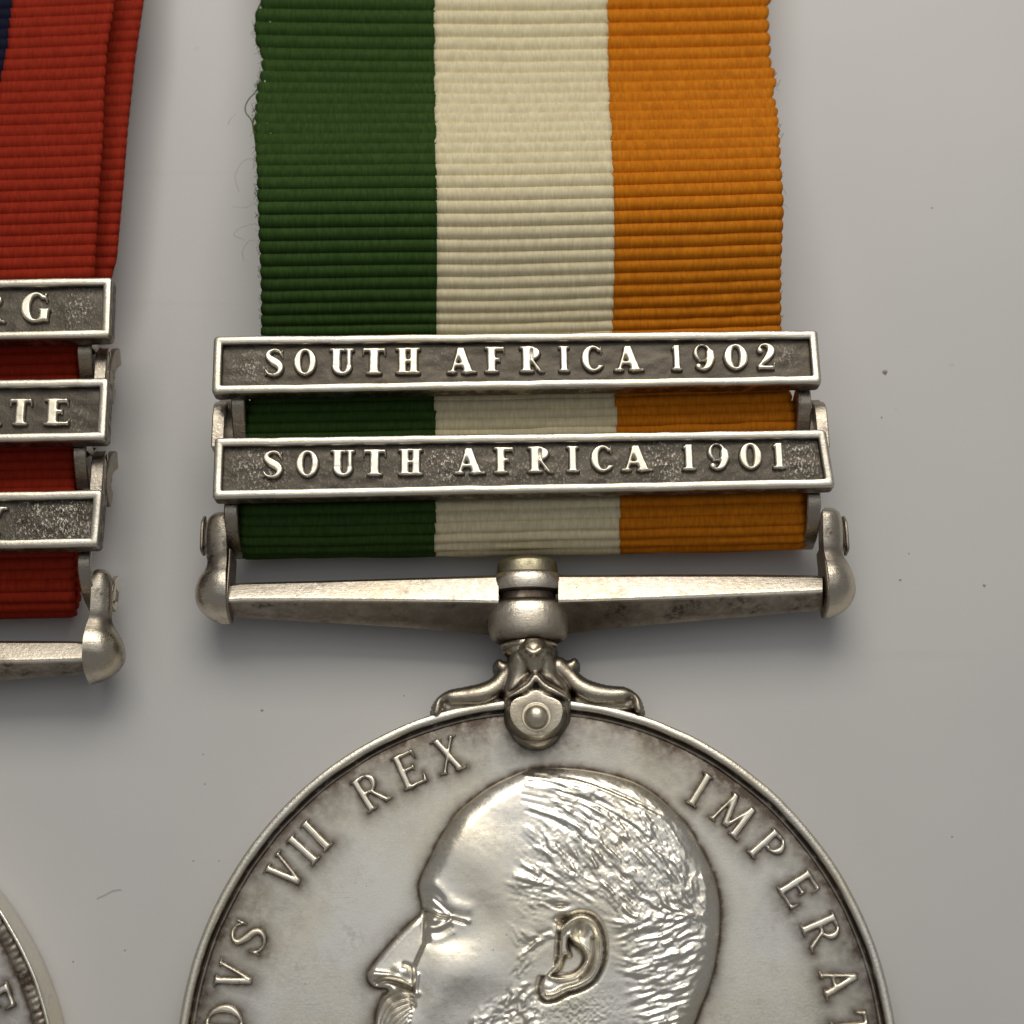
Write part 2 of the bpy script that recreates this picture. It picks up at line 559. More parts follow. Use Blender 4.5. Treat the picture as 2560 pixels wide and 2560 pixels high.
def clasp(parent, corners, ztop, words, fr, seed, flecks, label=None):
    """a silver bar: body with raised border, oxidised panel, raised letters"""
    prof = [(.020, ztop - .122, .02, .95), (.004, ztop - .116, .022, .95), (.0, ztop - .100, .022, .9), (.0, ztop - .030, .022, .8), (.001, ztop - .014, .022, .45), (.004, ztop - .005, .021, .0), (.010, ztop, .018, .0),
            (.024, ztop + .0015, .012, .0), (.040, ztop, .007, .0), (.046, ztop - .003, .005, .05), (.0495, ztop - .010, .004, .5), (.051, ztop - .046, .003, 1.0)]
    loops = []
    tarn = []
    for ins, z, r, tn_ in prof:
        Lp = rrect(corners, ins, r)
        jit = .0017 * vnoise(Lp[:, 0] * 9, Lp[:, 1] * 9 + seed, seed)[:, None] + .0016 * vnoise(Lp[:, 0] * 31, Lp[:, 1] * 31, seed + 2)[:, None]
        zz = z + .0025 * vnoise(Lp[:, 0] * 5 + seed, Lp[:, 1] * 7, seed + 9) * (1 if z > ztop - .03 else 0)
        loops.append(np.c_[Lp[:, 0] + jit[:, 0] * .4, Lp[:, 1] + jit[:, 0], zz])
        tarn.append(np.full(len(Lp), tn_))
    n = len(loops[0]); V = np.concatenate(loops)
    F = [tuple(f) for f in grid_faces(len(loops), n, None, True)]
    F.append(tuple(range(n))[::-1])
    body = mk('clasp', V, F, M_frame, parent, True, {'tarnish_shade': np.concatenate(tarn)})
    if label: body['label'] = label
    smooth_angle(body, 38)
    # panel
    C = np.array(corners)
    nx, ny = 150, 18
    a, b = np.meshgrid(np.linspace(0, 1, nx), np.linspace(0, 1, ny))
    Q = (C[3] * (1 - a[..., None]) + C[2] * a[..., None]) * (1 - b[..., None]) + (C[0] * (1 - a[..., None]) + C[1] * a[..., None]) * b[..., None]
    cen = C.mean(0)
    ax = (C[1] - C[0]); ax /= np.linalg.norm(ax); ay = np.array([-ax[1], ax[0]])
    du = (Q - cen) @ ax; dv = (Q - cen) @ ay
    Lw = np.linalg.norm(C[1] - C[0]) / 2; Hh = np.linalg.norm(C[0] - C[3]) / 2
    sx, sy = (Lw - .045) / Lw, (Hh - .043) / Hh
    Q = cen + du[..., None] * ax * sx + dv[..., None] * ay * sy
    fl = np.zeros(a.shape)
    for (fx, fy, rx, ry, am) in flecks:
        fl = np.maximum(fl, am * np.exp(-((a - fx) / rx) ** 2 - ((b - fy) / ry) ** 2))
    zz = ztop - .038 + .0025 * vnoise(a * 60, b * 7, seed + 4) + .003 * fl * vnoise(a * 140, b * 14, seed + 5)
    mk('panel', np.concatenate([Q, zz[..., None]], -1), grid_faces(ny, nx), M_panel, body, True, {'fleck': fl})
    for ch, xa, xb, ya, yb in words:
        ua, va = fr.L(xa, yb, ztop); ub, vb = fr.L(xb, yb, ztop); uc, vc = fr.L((xa + xb) / 2, ya, ztop)
        h_ = vc - (va + vb) / 2
        letter(ch, lambda x, y, ua=ua, ub=ub, va=va, vb=vb, h_=h_: (ua + (ub - ua) * x, va + (vb - va) * x + h_ * y), ztop - .037, .030, M_letter, body, True)
    return body


def strip(name, parent, mat, fr, x0, x1, path, th=.03, fixed_u=True):
    """a bent flat strap seen between x0 and x1 (px at the first point), following (py, z)"""
    z0 = path[0][1]
    ua, _ = fr.L(x0, path[0][0], z0); ub, _ = fr.L(x1, path[0][0], z0)
    P = crom([(fr.L((x0 + x1) / 2, py, z)[1], z) for py, z in path], 5)
    T = np.gradient(P, axis=0); T /= np.linalg.norm(T, axis=1)[:, None]
    Nn = np.c_[T[:, 1], -T[:, 0]]
    if Nn[len(Nn) // 2, 1] < 0: Nn = -Nn
    b = .006
    sec = [(ua + b, 0), (ub - b, 0), (ub, -b), (ub, -th + b), (ub - b, -th), (ua + b, -th), (ua, -th + b), (ua, -b)]
    V = []
    for p, nn in zip(P, Nn):
        for (u_, k) in sec:
            V.append((u_, p[0] + nn[0] * k, p[1] + nn[1] * k))
    n = len(sec)
    F = [tuple(f) for f in grid_faces(len(P), n, None, True)] + [tuple(range(n))[::-1], tuple((len(P) - 1) * n + i for i in range(n))]
    o = mk(name, V, F, mat, parent)
    smooth_angle(o, 40)
    return o


def end_arm(parent, fr, side, rows):
    """bulb-ended upright; rows: (py, inner px, outer px, half thickness, z centre)"""
    rows = [(r[0], r[1], r[2], r[3], r[4] - .045) for r in rows]
    P = crom(rows, 5)
    nsec = 22; V = []
    for r in P:
        u_in, v = fr.L(r[1], r[0], r[4] + .05); u_out, _ = fr.L(r[2], r[0], r[4])
        for k in range(nsec):
            t = -math.pi / 2 + math.pi * k / (nsec - 1)
            V.append((u_in + (u_out - u_in) * max(math.cos(t), 0) ** .85, v, r[4] + r[3] * math.sin(t)))
    m = len(P)
    F = [tuple(f) for f in grid_faces(m, nsec, None, True)] + [tuple(range(nsec)), tuple((m - 1) * nsec + i for i in range(nsec))[::-1]]
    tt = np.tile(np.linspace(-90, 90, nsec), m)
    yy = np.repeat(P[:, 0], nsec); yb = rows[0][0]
    ta = np.clip((35 - tt) / 50, 0, 1) * .7 + .55 * np.exp(-((yy - (yb - 150)) / 26) ** 2) + .35 * sstep(yb - 240, yb - 275, yy)  # dark surroundings' reflection painted on the lower side, neck and end
    o = mk('end_arm', V, F, M_ball, parent, True, {'tarnish_shade': np.clip(ta, 0, .85)})
    smooth_angle(o, 48)
    return o


def bar_half(stations, fr):
    """ridge-backed bar; station: (px, y_top, y_chamfer, y_ridge, y_low, y_bottom)"""
    V = []
    for (px, yt, yc, yr, yl, yb) in stations:
        spec = [(yt + 4, .13), (yt, .318), (yc, .348), (yr - 9, .380), (yr - 3, .385), (yr + 3, .383), (yr + 9, .366), (yl, .265), (yb, .215), (yb - 6, .15), (yt + 40, .08)]
        for y, z in spec:
            u_, v = fr.L(px, y, z); V.append((u_, v, z))
    n = 11; m = len(stations)
    F = [tuple(f) for f in grid_faces(m, n, None, True)] + [tuple(range(n))[::-1], tuple((m - 1) * n + i for i in range(n))]
    return np.array(V), F


def lathe_v(name, parent, mat, u0, z0, prof, nseg=64, zs=1.0, tarn=None):
    V = []
    for v, r in prof:
        for k in range(nseg):
            t = 2 * math.pi * k / nseg
            V.append((u0 + r * math.cos(t), v, z0 + zs * r * math.sin(t)))
    F = [tuple(f) for f in grid_faces(len(prof), nseg, None, True)] + [tuple(range(nseg))[::-1], tuple((len(prof) - 1) * nseg + i for i in range(nseg))]
    o = mk(name, V, F, mat, parent, True, {'tarnish_shade': np.repeat(tarn, nseg)} if tarn else None)
    smooth_angle(o, 40)
    return o


def ring(name, parent, mat, prof, cx=0.0, cy=0.0, nseg=360, tarn=None, wob=.002, seed=1):
    ang = np.linspace(0, 2 * math.pi, nseg, endpoint=False)
    V = []; A = []
    for i, (r, z) in enumerate(prof):
        rr = r + wob * vnoise(ang * 14, ang * 0 + i * .13, seed) * (1 if 0 < i < len(prof) - 1 else 0)
        zz = z + wob * .5 * vnoise(ang * 40, ang * 0 + i * .3, seed + 1)
        V.append(np.c_[cx + rr * np.sin(ang), cy + rr * np.cos(ang), zz]); A.append(np.full(nseg, tarn[i] if tarn else 0.))
    o = mk(name, np.concatenate(V), grid_faces(len(prof), nseg, None, True), mat, parent, True, {'tarnish_shade': np.concatenate(A)})
    smooth_angle(o, 50)
    return o


def ribbon_sheet(parent, fr, path, edges, cuts, pitch, amp, bow, name='stripe', du=.028, samples=11, phase0=0.0, scallop=.0035, seed=0, sag=None, pitchf=(1.0, 1.0, 1.0, 1.0, 1.0, 1.0, 1.0, 1.0, 1, .80, .80, .84, .84, 1), ampf=(1.0, .95, .75, .7, 1, 1.3, 1.6, 2.0, 2.0)):
    """path: (py, z) down the centre; edges: py -> xL, xR; cuts: list of (px curve or -1/1, material, label)"""
    cx = 1310 if fr.o[0] > -1 else 100
    ctr = []
    for p in path:
        py, z = p[0], p[1]
        ctr.append((fr.L(cx, py, z)[1], z, py))
    P = crom(ctr, 14)
    s = np.r_[0, np.cumsum(np.hypot(np.diff(P[:, 0]), np.diff(P[:, 1])))]
    ns = int(s[-1] / pitch * samples)
    S = np.linspace(0, s[-1], ns)
    v = np.interp(S, s, P[:, 0]); z = np.interp(S, s, P[:, 1]); py = np.interp(S, s, P[:, 2])
    ker = np.ones(9) / 9
    T = np.c_[np.gradient(v), np.gradient(z)]; T /= np.linalg.norm(T, axis=1)[:, None]
    nv, nz = T[:, 1], -T[:, 0]
    # going down the page v falls, so the outward side is +z
    ey = [e_[0] for e_ in edges]
    xL = np.interp(py, ey, [e_[1] for e_ in edges]); xR = np.interp(py, ey, [e_[2] for e_ in edges])
    zc = np.maximum(z, .2)
    uL, _ = fr.L(xL, py, zc); uR, _ = fr.L(xR, py, zc)
    obs = []
    fp = np.interp(py, [-900, 110, 190, 270, 340, 400, 460, 540, 960, 1010, 1100, 1180, 1240, 2100], pitchf)
    Sw = np.cumsum(np.gradient(S) / fp)
    for ci, (a_, b_, mat, lab) in enumerate(cuts):
        def edge(k):
            if k == 'L': return uL
            if k == 'R': return uR
            q = np.interp(py, [e_[0] for e_ in k], [e_[1] for e_ in k])
            uu, _ = fr.L(q, py, zc)
            return uu + .0035 * np.where((np.floor(S / pitch * 2) % 2) == 0, 1, -1) + .003 * vnoise(S * 40, S * 0 + 3, seed)
        ua, ub = edge(a_), edge(b_)
        ncol = max(4, int(np.mean(np.abs(ub - ua)) / du))
        tt_ = np.linspace(0, 1, ncol)
        Ug = ua[:, None] * (1 - tt_) + ub[:, None] * tt_
        tn = (Ug - uL[:, None]) / (uR - uL)[:, None] * 2 - 1
        Sg = Sw[:, None] + bow(tn, py[:, None]) + .006 * vnoise(tn * 1.6, S[:, None] * .8, seed + 2) + .0009 * vnoise(tn * 7, S[:, None] * 3, seed + 5)
        ph = Sg / pitch + phase0
        rib = .5 - .5 * np.cos(2 * math.pi * ph)
        rib = rib ** 1.15
        am = amp * np.interp(py, [-900, 150, 220, 340, 450, 650, 800, 960, 2100], ampf)[:, None] * (1 + .05 * vnoise(tn * 3 + 3, np.floor(ph) * 1.7, seed + 7))
        edge_fade = np.clip((1 - np.abs(tn)) / .02, .35, 1)
        hh = am * (rib - .5) * edge_fade + .0007 * vnoise(Ug * 75, np.floor(ph) * 3.3 + 0 * Ug, seed + 9) * rib
        Vv = v[:, None] + nv[:, None] * hh
        Zz = z[:, None] + nz[:, None] * hh + .008 * vnoise(tn * 1.5, S[:, None] * .6, seed + 12)
        if sag is not None:
            Zz = Zz + sag(tn, py[:, None])
        Uj = Ug + 0
        if a_ == 'L': Uj = Uj - scallop * rib * np.clip(1 - tt_ * ncol / 2, 0, 1)
        if b_ == 'R': Uj = Uj + scallop * rib * np.clip(1 - (1 - tt_) * ncol / 2, 0, 1)
        o = mk(name, np.stack([Uj, Vv, Zz], -1).reshape(-1, 3), grid_faces(ns, ncol), mat, parent)
        md = o.modifiers.new('thickness', 'SOLIDIFY'); md.thickness = .03; md.offset = -1
        if lab: o['label'] = lab
        obs.append(o)
    return obs


def wire(name, parent, mat, pts, r, nseg=6):
    P = crom(pts, 6)
    T = np.gradient(P, axis=0); T /= np.linalg.norm(T, axis=1)[:, None] + 1e-9
    V = []
    for p, t in zip(P, T):
        a = np.cross(t, (0, 0, 1.0)); na = np.linalg.norm(a)
        a = a / na if na > 1e-6 else np.array([1., 0, 0])
        b = np.cross(a, t)
        for k in range(nseg):
            q = 2 * math.pi * k / nseg
            V.append(p + r * (a * math.cos(q) + b * math.sin(q)))
    return mk(name, V, grid_faces(len(P), nseg, None, True), mat, parent)


def field_disc(parent, mat, marks, cx, cy, zf, rmax, nang, radii, contour=None, seed=0, extra=None, rs=1.0):
    """struck field with toning round letters, rim and portrait"""
    ang = np.linspace(0, 2 * math.pi, nang, endpoint=False)
    Rr, A = np.meshgrid(radii, ang, indexing='ij')
    X = Rr * np.sin(A); Y = Rr * np.cos(A)
    d = np.full(X.shape, 9.0)
    for (f, wd, x0, y0, phi, h_, w_) in marks:
        sel = np.hypot(X - x0, Y - y0) < h_ * 1.6
        c, s = math.cos(phi), math.sin(phi)
        lx = (X[sel] - x0) * c - (Y[sel] - y0) * s
        ly = (X[sel] - x0) * s + (Y[sel] - y0) * c
        dd = f(lx / w_ * wd + wd / 2, ly / h_ + .5) * h_
        d[sel] = np.minimum(d[sel], dd)
    nz = vnoise(X * 6, Y * 6, seed) * .5 + vnoise(X * 15, Y * 15, seed + 1) * .3 + vnoise(X * 40, Y * 40, seed + 2) * .2
    near_l = np.exp(-np.maximum(d, 0) / (.052 + .020 * nz.clip(-.8, 1)))
    near_r = np.exp(-np.maximum(rmax - Rr, 0) / rs / (.15 + .075 * nz.clip(-.9, 1)))
    tar = np.maximum(near_l * .85, near_r * (1.0 + .2 * nz))
    if contour is not None:
        dc = d_poly(X, Y, contour)
        tar = np.maximum(tar, np.exp(-np.maximum(dc, 0) / (.030 + .014 * nz)) * .95)
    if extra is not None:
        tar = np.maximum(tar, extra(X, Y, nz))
    Z = zf + .002 * vnoise(X * 2.2, Y * 2.2, seed + 7) - .006 * np.exp(-(rmax - Rr) / .05)
    V = np.stack([X + cx, Y + cy, Z], -1).reshape(-1, 3)
    F = grid_faces(len(radii), nang, None, True)
    o = mk('disc', V, F, mat, parent, True, {'tarnish_shade': np.clip(tar, 0, 1)})
    return o


# ==================================================================== MEDAL WITH THE GREEN, CREAM AND ORANGE RIBBON
FR = Frame(.1246, -2.8217, R_(.85))
medal = empty('campaign_medal')
medal.matrix_world = FR.matrix()
medal['label'] = 'silver medal on green, cream and orange ribbon, two date clasps and bearded head'
medal['category'] = 'medal'
medal['group'] = 'campaign medals laid side by side'

ZF = .252   # struck field
# ---- legend letters round the rim
legend = [('E', -126.5), ('D', -117.5), ('W', -107.5), ('A', -98.5), ('R', -90.8), ('D', -82.7), ('V', -74.9), ('S', -67.6), ('V', -54.0), ('I', -48.9), ('I', -45.3), ('R', -32.2), ('E', -24.0), ('X', -16.1),
          ('I', 33.6), ('M', 41.4), ('P', 50.3), ('E', 59.5), ('R', 68.3), ('A', 77.6), ('T', 85.6), ('O', 94.5), ('R', 104)]
HL = .188


def legend_marks(items, h_, rad, fat=False):
    out = []
    for ch, a in items:
        f, wd = glyph(ch, fat)
        t = R_(a)
        w_ = wd * h_
        out.append((ch, f, wd, rad * math.sin(t), rad * math.cos(t), t, h_, w_ * (.92 if ch in 'EXAVRDP' else 1.0)))
    return out


LM = legend_marks(legend, HL, 1.577)

# ---- portrait outline, drawn in photo pixels on the field's plane
outline = [(1367, 1916), (1313, 1923), (1269, 1941), (1222, 1965), (1175, 1999), (1135, 2036), (1110, 2074), (1088, 2110), (1070, 2150), (1052, 2186), (1044, 2217),
           (1047, 2244), (1051, 2268), (1044, 2289), (1023, 2307), (998, 2331), (965, 2367), (932, 2407), (915, 2432), (916, 2451), (931, 2468), (954, 2474), (966, 2478), (952, 2491), (941, 2517),
           (934, 2560), (932, 2610), (948, 2660), (958, 2730), (1000, 2850), (1080, 2930), (1180, 2960), (1300, 3010), (1480, 3060), (1640, 2990), (1650, 2840), (1665, 2720), (1702, 2640),
           (1740, 2560), (1754, 2523), (1771, 2483), (1787, 2432), (1797, 2378), (1803, 2327), (1804, 2277), (1800, 2233), (1786, 2182), (1760, 2128), (1728, 2071), (1691, 2030), (1644, 1987), (1586, 1952), (1517, 1931), (1445, 1919)]
OUT = crom(outline, 4, True)
ou, ov = FR.L(OUT[:, 0], OUT[:, 1], ZF)
OUT_L = np.c_[ou, ov]


def claw_shadow_tone(X, Y, nz):  # claw's shadow painted into the field colour
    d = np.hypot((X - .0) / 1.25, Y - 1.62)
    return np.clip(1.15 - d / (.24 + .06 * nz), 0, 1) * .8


radii = np.r_[.02, .3, .6, np.linspace(.8, 1.745, 125)]
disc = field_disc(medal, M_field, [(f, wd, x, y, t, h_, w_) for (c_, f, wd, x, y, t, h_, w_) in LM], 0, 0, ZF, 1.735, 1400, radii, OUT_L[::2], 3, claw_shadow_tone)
disc['label'] = 'round silver disc with bearded head facing left'
ring('rim', disc, M_rim, [(1.70, .0), (1.79, .0), (1.80, .015), (1.80, .282), (1.798, .294), (1.792, .300), (1.775, .302), (1.760, .300), (1.754, .293), (1.750, .276), (1.745, .256), (1.740, .254), (1.735, .261), (1.729, .259), (1.724, .250), (1.715, .238)],
     tarn=[.3, .3, .2, .2, .08, 0, 0, .02, .2, .9, 1, 1, .45, .55, .95, 1], seed=4)
for (ch, f, wd, x, y, t, h_, w_) in LM:
    c, s = math.cos(t), math.sin(t)
    letter(ch, lambda X, Y, x=x, y=y, c=c, s=s, w_=w_, h_=h_: (x + (X - .5) * w_ * c + (Y - .5) * h_ * s, y - (X - .5) * w_ * s + (Y - .5) * h_ * c), ZF, .026, M_letter, disc, False, 30)


# ---- portrait relief
def portrait():
    st = 2.2
    xs = np.arange(890, 1830, st); ys = np.r_[np.arange(1895, 2585, st), np.arange(2586, 3080, 9)]
    X, Y = np.meshgrid(xs, ys)
    sd = d_poly(X, Y, [tuple(p) for p in OUT])
    ins = np.maximum(-sd, 0)
    t = np.clip(ins / 58, 0, 1)
    H = .020 * sstep(0, 7, ins) + .050 * (1 - (1 - t) ** 2.3) + .020 * (1 - (1 - np.clip(ins / 200, 0, 1)) ** 2)
    # skull fullness
    H += .020 * np.exp(-((X - 1480) / 260) ** 2 - ((Y - 2230) / 230) ** 2)

    def ridge(pts, r, am, n=5):
        P = crom(pts, n)
        x0, x1 = P[:, 0].min() - 3.2 * r, P[:, 0].max() + 3.2 * r
        y0, y1 = P[:, 1].min() - 3.2 * r, P[:, 1].max() + 3.2 * r
        i0, i1 = np.searchsorted(xs, [x0, x1]); j0, j1 = np.searchsorted(ys, [y0, y1])
        if i1 <= i0 or j1 <= j0: return
        sl = (slice(j0, j1), slice(i0, i1))
        d = d_chain(X[sl], Y[sl], P, 0.0)
        H[sl] += am * np.exp(-(d / r) ** 2)

    def blob(cx, cy, rx, ry, am, rot=0.0):
        c, s = math.cos(rot), math.sin(rot)
        a = (X - cx) * c + (Y - cy) * s; b = -(X - cx) * s + (Y - cy) * c
        H[...] += am * np.exp(-(a / rx) ** 2 - (b / ry) ** 2)
    # nose: narrow wedge, lower than the cheek
    nose = d_poly(X, Y, [(1046, 2285), (1064, 2300), (1066, 2360), (1040, 2420), (1034, 2478), (960, 2480), (905, 2450), (905, 2420), (990, 2325)])
    nm = sstep(3, -12, nose)
    H = H * (1 - nm) + (.020 * sstep(0, 7, ins) + .022 * sstep(0, 20, ins) + .00012 * np.minimum(ins, 90)) * nm
    # brow and eye
    ridge([(1054, 2219), (1077, 2213), (1094, 2219), (1115, 2240), (1141, 2259), (1171, 2272)], 15, .0065)
    ridge([(1060, 2230), (1085, 2230), (1105, 2248)], 9, -.007)
    blob(1066, 2244, 15, 22, -.014)
    blob(1132, 2270, 38, 14, .006, .55)
    ridge([(1056, 2262), (1068, 2252), (1084, 2255), (1104, 2271), (1122, 2286)], 6, .006)
    ridge([(1088, 2250), (1104, 2264), (1128, 2286)], 4, -.006)
    ridge([(1053, 2267), (1076, 2274), (1100, 2285), (1122, 2290), (1146, 2298), (1172, 2304)], 5.5, .0065)
    ridge([(1053, 2274), (1076, 2282), (1100, 2293), (1122, 2296), (1150, 2304), (1163, 2307)], 4.5, -.014)
    ridge([(1061, 2280), (1061, 2305), (1064, 2330), (1068, 2350)], 9, -.015)
    blob(1086, 2302, 15, 11, .019)
    ridge([(1068, 2319), (1090, 2321), (1114, 2311), (1128, 2299)], 5, .008)
    ridge([(1074, 2350), (1104, 2348), (1134, 2332)], 8, .0035)
    ridge([(1070, 2334), (1100, 2332), (1128, 2318)], 6, -.004)
    # nose form
    ridge([(1040, 2298), (998, 2338), (965, 2376), (930, 2418)], 9, .010)
    ridge([(920, 2437), (942, 2435), (985, 2441), (1010, 2451), (1027, 2461)], 7, .015)
    ridge([(942, 2458), (968, 2452), (1000, 2459), (1026, 2474)], 8, -.026)
    blob(1004, 2432, 22, 17, .020)
    ridge([(1012, 2411), (1028, 2420), (1034, 2445), (1033, 2480), (1034, 2515)], 6, -.012)
    ridge([(1046, 2438), (1042, 2470), (1037, 2505)], 5, .010)
    blob(1046, 2484, 7, 6, .010)
    blob(1150, 2425, 85, 60, .020)
    blob(1215, 2300, 50, 62, -.010)
    blob(1175, 2130, 95, 80, .010)
    blob(1115, 2340, 60, 28, -.006)
    blob(1090, 2500, 40, 60, .010, .4)
    blob(1240, 2250, 70, 110, .006)
    blob(1150, 2130, 80, 70, .006)
    # ear
    ear = [(1404, 2322), (1420, 2302), (1447, 2290), (1474, 2295), (1492, 2314), (1503, 2345), (1506, 2380), (1500, 2414), (1480, 2450), (1448, 2470), (1416, 2480), (1386, 2495), (1362, 2497), (1351, 2476), (1358, 2446), (1374, 2428), (1396, 2400), (1400, 2360)]
    ed = d_poly(X, Y, [tuple(p) for p in crom(ear, 4, True)])
    H += np.where(ed > 0, -.026 * np.exp(-(ed / 9) ** 2) * (X > 1385 - (Y > 2440) * 60), 0)
    H += .012 * sstep(3, -6, ed)
    ridge([(1404, 2326), (1420, 2308), (1447, 2296), (1471, 2301), (1487, 2318), (1497, 2347), (1499, 2380), (1493, 2411), (1474, 2443), (1445, 2461), (1413, 2471), (1384, 2485), (1364, 2487)], 7.0, .026)
    con = [(1396, 2422), (1374, 2440), (1400, 2444), (1440, 2434), (1466, 2402), (1458, 2372), (1430, 2354), (1420, 2340), (1416, 2372), (1424, 2388), (1408, 2386)]
    H -= .060 * sstep(3, -7, d_poly(X, Y, [tuple(p) for p in crom(con, 3, True)]))
    blob(1449, 2326, 15, 20, -.034)
    ridge([(1424, 2342), (1444, 2363), (1463, 2385), (1462, 2412), (1440, 2439), (1402, 2447), (1378, 2443)], 6, .020)
    ridge([(1480, 2350), (1482, 2390), (1470, 2424), (1450, 2444)], 5, -.014)
    blob(1372, 2468, 15, 12, .010)
    blob(1404, 2300, 16, 9, -.030, -.3)
    blob(1400, 2266, 18, 6, -.018)
    ridge([(1315, 2368), (1345, 2345), (1378, 2330)], 8, -.006)
    # hair flow
    ctl = np.array([(1340, 1948, 8), (1450, 1962, 22), (1560, 2010, 46), (1660, 2080, 60), (1740, 2200, 72), (1780, 2300, 85), (1350, 2080, 48), (1450, 2120, 55), (1550, 2150, 50), (1650, 2200, 58), (1290, 2150, 42),
                    (1270, 2215, 8), (1320, 2230, 12), (1350, 2270, 25), (1450, 2230, 35), (1540, 2260, 52), (1560, 2330, -18), (1600, 2400, -22), (1700, 2330, -30), (1620, 2480, -16), (1700, 2450, -34), (1550, 2420, 12),
                    (1290, 2330, 62), (1320, 2380, -48), (1270, 2430, -45), (1230, 2520, -38), (1330, 2520, -45), (1650, 2560, -22), (1150, 2600, -60), (1250, 2700, -60)], float)

    def flow(x, y):
        wt = 1 / (((ctl[:, 0] - x) ** 2 + (ctl[:, 1] - y) ** 2) / 900 + .15) ** 1.6
        a = np.radians(ctl[:, 2])
        return math.atan2((wt * np.sin(a)).sum(), (wt * np.cos(a)).sum())
    hair = [(1315, 1926), (1345, 1975), (1330, 2030), (1280, 2075), (1275, 2150), (1245, 2205), (1262, 2260), (1290, 2310), (1340, 2330), (1390, 2300), (1430, 2280), (1490, 2285), (1520, 2340), (1520, 2420), (1550, 2470), (1560, 2600), (1700, 2640),
            (1736, 2555), (1766, 2483), (1792, 2378), (1799, 2277), (1782, 2190), (1725, 2080), (1642, 1996), (1515, 1940), (1400, 1922)]
    side = [(1262, 2300), (1330, 2330), (1388, 2322), (1395, 2350), (1350, 2380), (1330, 2420), (1300, 2450), (1270, 2440), (1290, 2390)]
    beard = [(1150, 2585), (1190, 2520), (1260, 2470), (1310, 2440), (1345, 2470), (1350, 2500), (1370, 2540), (1390, 2600), (1300, 2900), (1080, 2900), (990, 2820), (1040, 2700)]
    zone_h = d_poly(X, Y, hair); zone_b = d_poly(X, Y, beard); zone_s = d_poly(X, Y, side)
    lock = np.zeros_like(H)
    r2 = np.random.RandomState(11)

    def stroke(x, y, Ls, rad, am, curl=0.0):
        pts = [(x, y)]; a = flow(x, y) + r2.normal(0, .16)
        for k in range(5):
            x += Ls / 5 * math.cos(a); y += Ls / 5 * math.sin(a)
            a = .6 * a + .4 * (flow(x, y)) + curl
            pts.append((x, y))
        P = np.array(pts)
        i0, i1 = np.searchsorted(xs, [P[:, 0].min() - 3 * rad, P[:, 0].max() + 3 * rad])
        j0, j1 = np.searchsorted(ys, [P[:, 1].min() - 3 * rad, P[:, 1].max() + 3 * rad])
        if i1 <= i0 or j1 <= j0: return
        sl = (slice(j0, j1), slice(i0, i1))
        d = d_chain(X[sl], Y[sl], pts, 0.0)
        taper = np.exp(-(d / rad) ** 2)
        lock[sl] += am * taper
    n = 0
    while n < 1300:
        x = r2.uniform(1240, 1810); y = r2.uniform(1915, 2600)
        j = min(np.searchsorted(ys, y), len(ys) - 1); i = min(np.searchsorted(xs, x), len(xs) - 1)
        if zone_h[j, i] > -4 and zone_s[j, i] > 0: continue
        if ed[j, i] < 8: continue
        low = 1.0 if y > 2290 or x > 1640 else .8
        sg = 1 if r2.rand() < .72 else -.6
        stroke(x, y, r2.uniform(26, 66), r2.uniform(3.6, 7.0), sg * r2.uniform(.004, .0125) * low, r2.normal(0, .10))
        n += 1
    n = 0
    while n < 420:
        x = r2.uniform(1080, 1400); y = r2.uniform(2440, 2700)
        j = min(np.searchsorted(ys, y), len(ys) - 1); i = min(np.searchsorted(xs, x), len(xs) - 1)
        if zone_b[j, i] > 0 or ed[j, i] < 6: continue
        sg = 1 if r2.rand() < .55 else -1
        stroke(x, y, r2.uniform(16, 38), r2.uniform(3.6, 6.5), sg * r2.uniform(.006, .014), r2.normal(0, .35))
        n += 1
    # locks combed over the crown
    for k in range(26):
        y0 = 1932 + k * 4.2; x0 = 1300 + r2.uniform(-6, 120)
        pts = [(x0 + q * 62, y0 + 6 * q + (5.2 + k * .35) * q ** 1.75 + r2.normal(0, 1.5)) for q in range(5)]
        if k % 2 == 0: ridge(pts, 4.2, .0028)
        else: ridge(pts, 3.8, -.0022)
    # moustache: arcs sweeping down from under the nose
    for k in range(13):
        o_ = k * 9.0
        pts = [(1034 - o_ * .1, 2486 + o_ * .62), (1000 - o_ * .05, 2484 + o_), (968 + o_ * .12, 2500 + o_ * 1.05), (948 + o_ * .35, 2540 + o_ * .95), (945 + o_ * .6, 2600 + o_ * .6)]
        if k % 2 == 0: ridge(pts, 4.2, .011)
        else: ridge(pts, 3.6, -.009)
    blob(985, 2560, 45, 55, .012)
    mask = sstep(0, 14, ins)
    wet = np.clip(np.maximum(np.maximum(sstep(10, -75, zone_h), .62 * sstep(6, -20, zone_b)), .55 * sstep(6, -14, zone_s)), 0, 1)
    H += lock * mask * (.04 + .96 * wet) * .32
    # worn, slightly uneven skin
    H += .0012 * vnoise(X / 48, Y / 48, 21) + .00025 * vnoise(X / 13, Y / 13, 22)
    H += .0010 * vnoise(X / 6, Y / 6, 23) * wet + .0035 * vnoise(X / 34, Y / 30, 27) * wet
    nb = np.exp(-((X - 1450) / 90) ** 2 - ((Y - 2535) / 60) ** 2)
    H += .0018 * nb * vnoise(X / 5, Y / 5, 25)
    H = np.where(sd > 0, -.010 - .003 * np.minimum(sd, 12), np.maximum(H, .004))
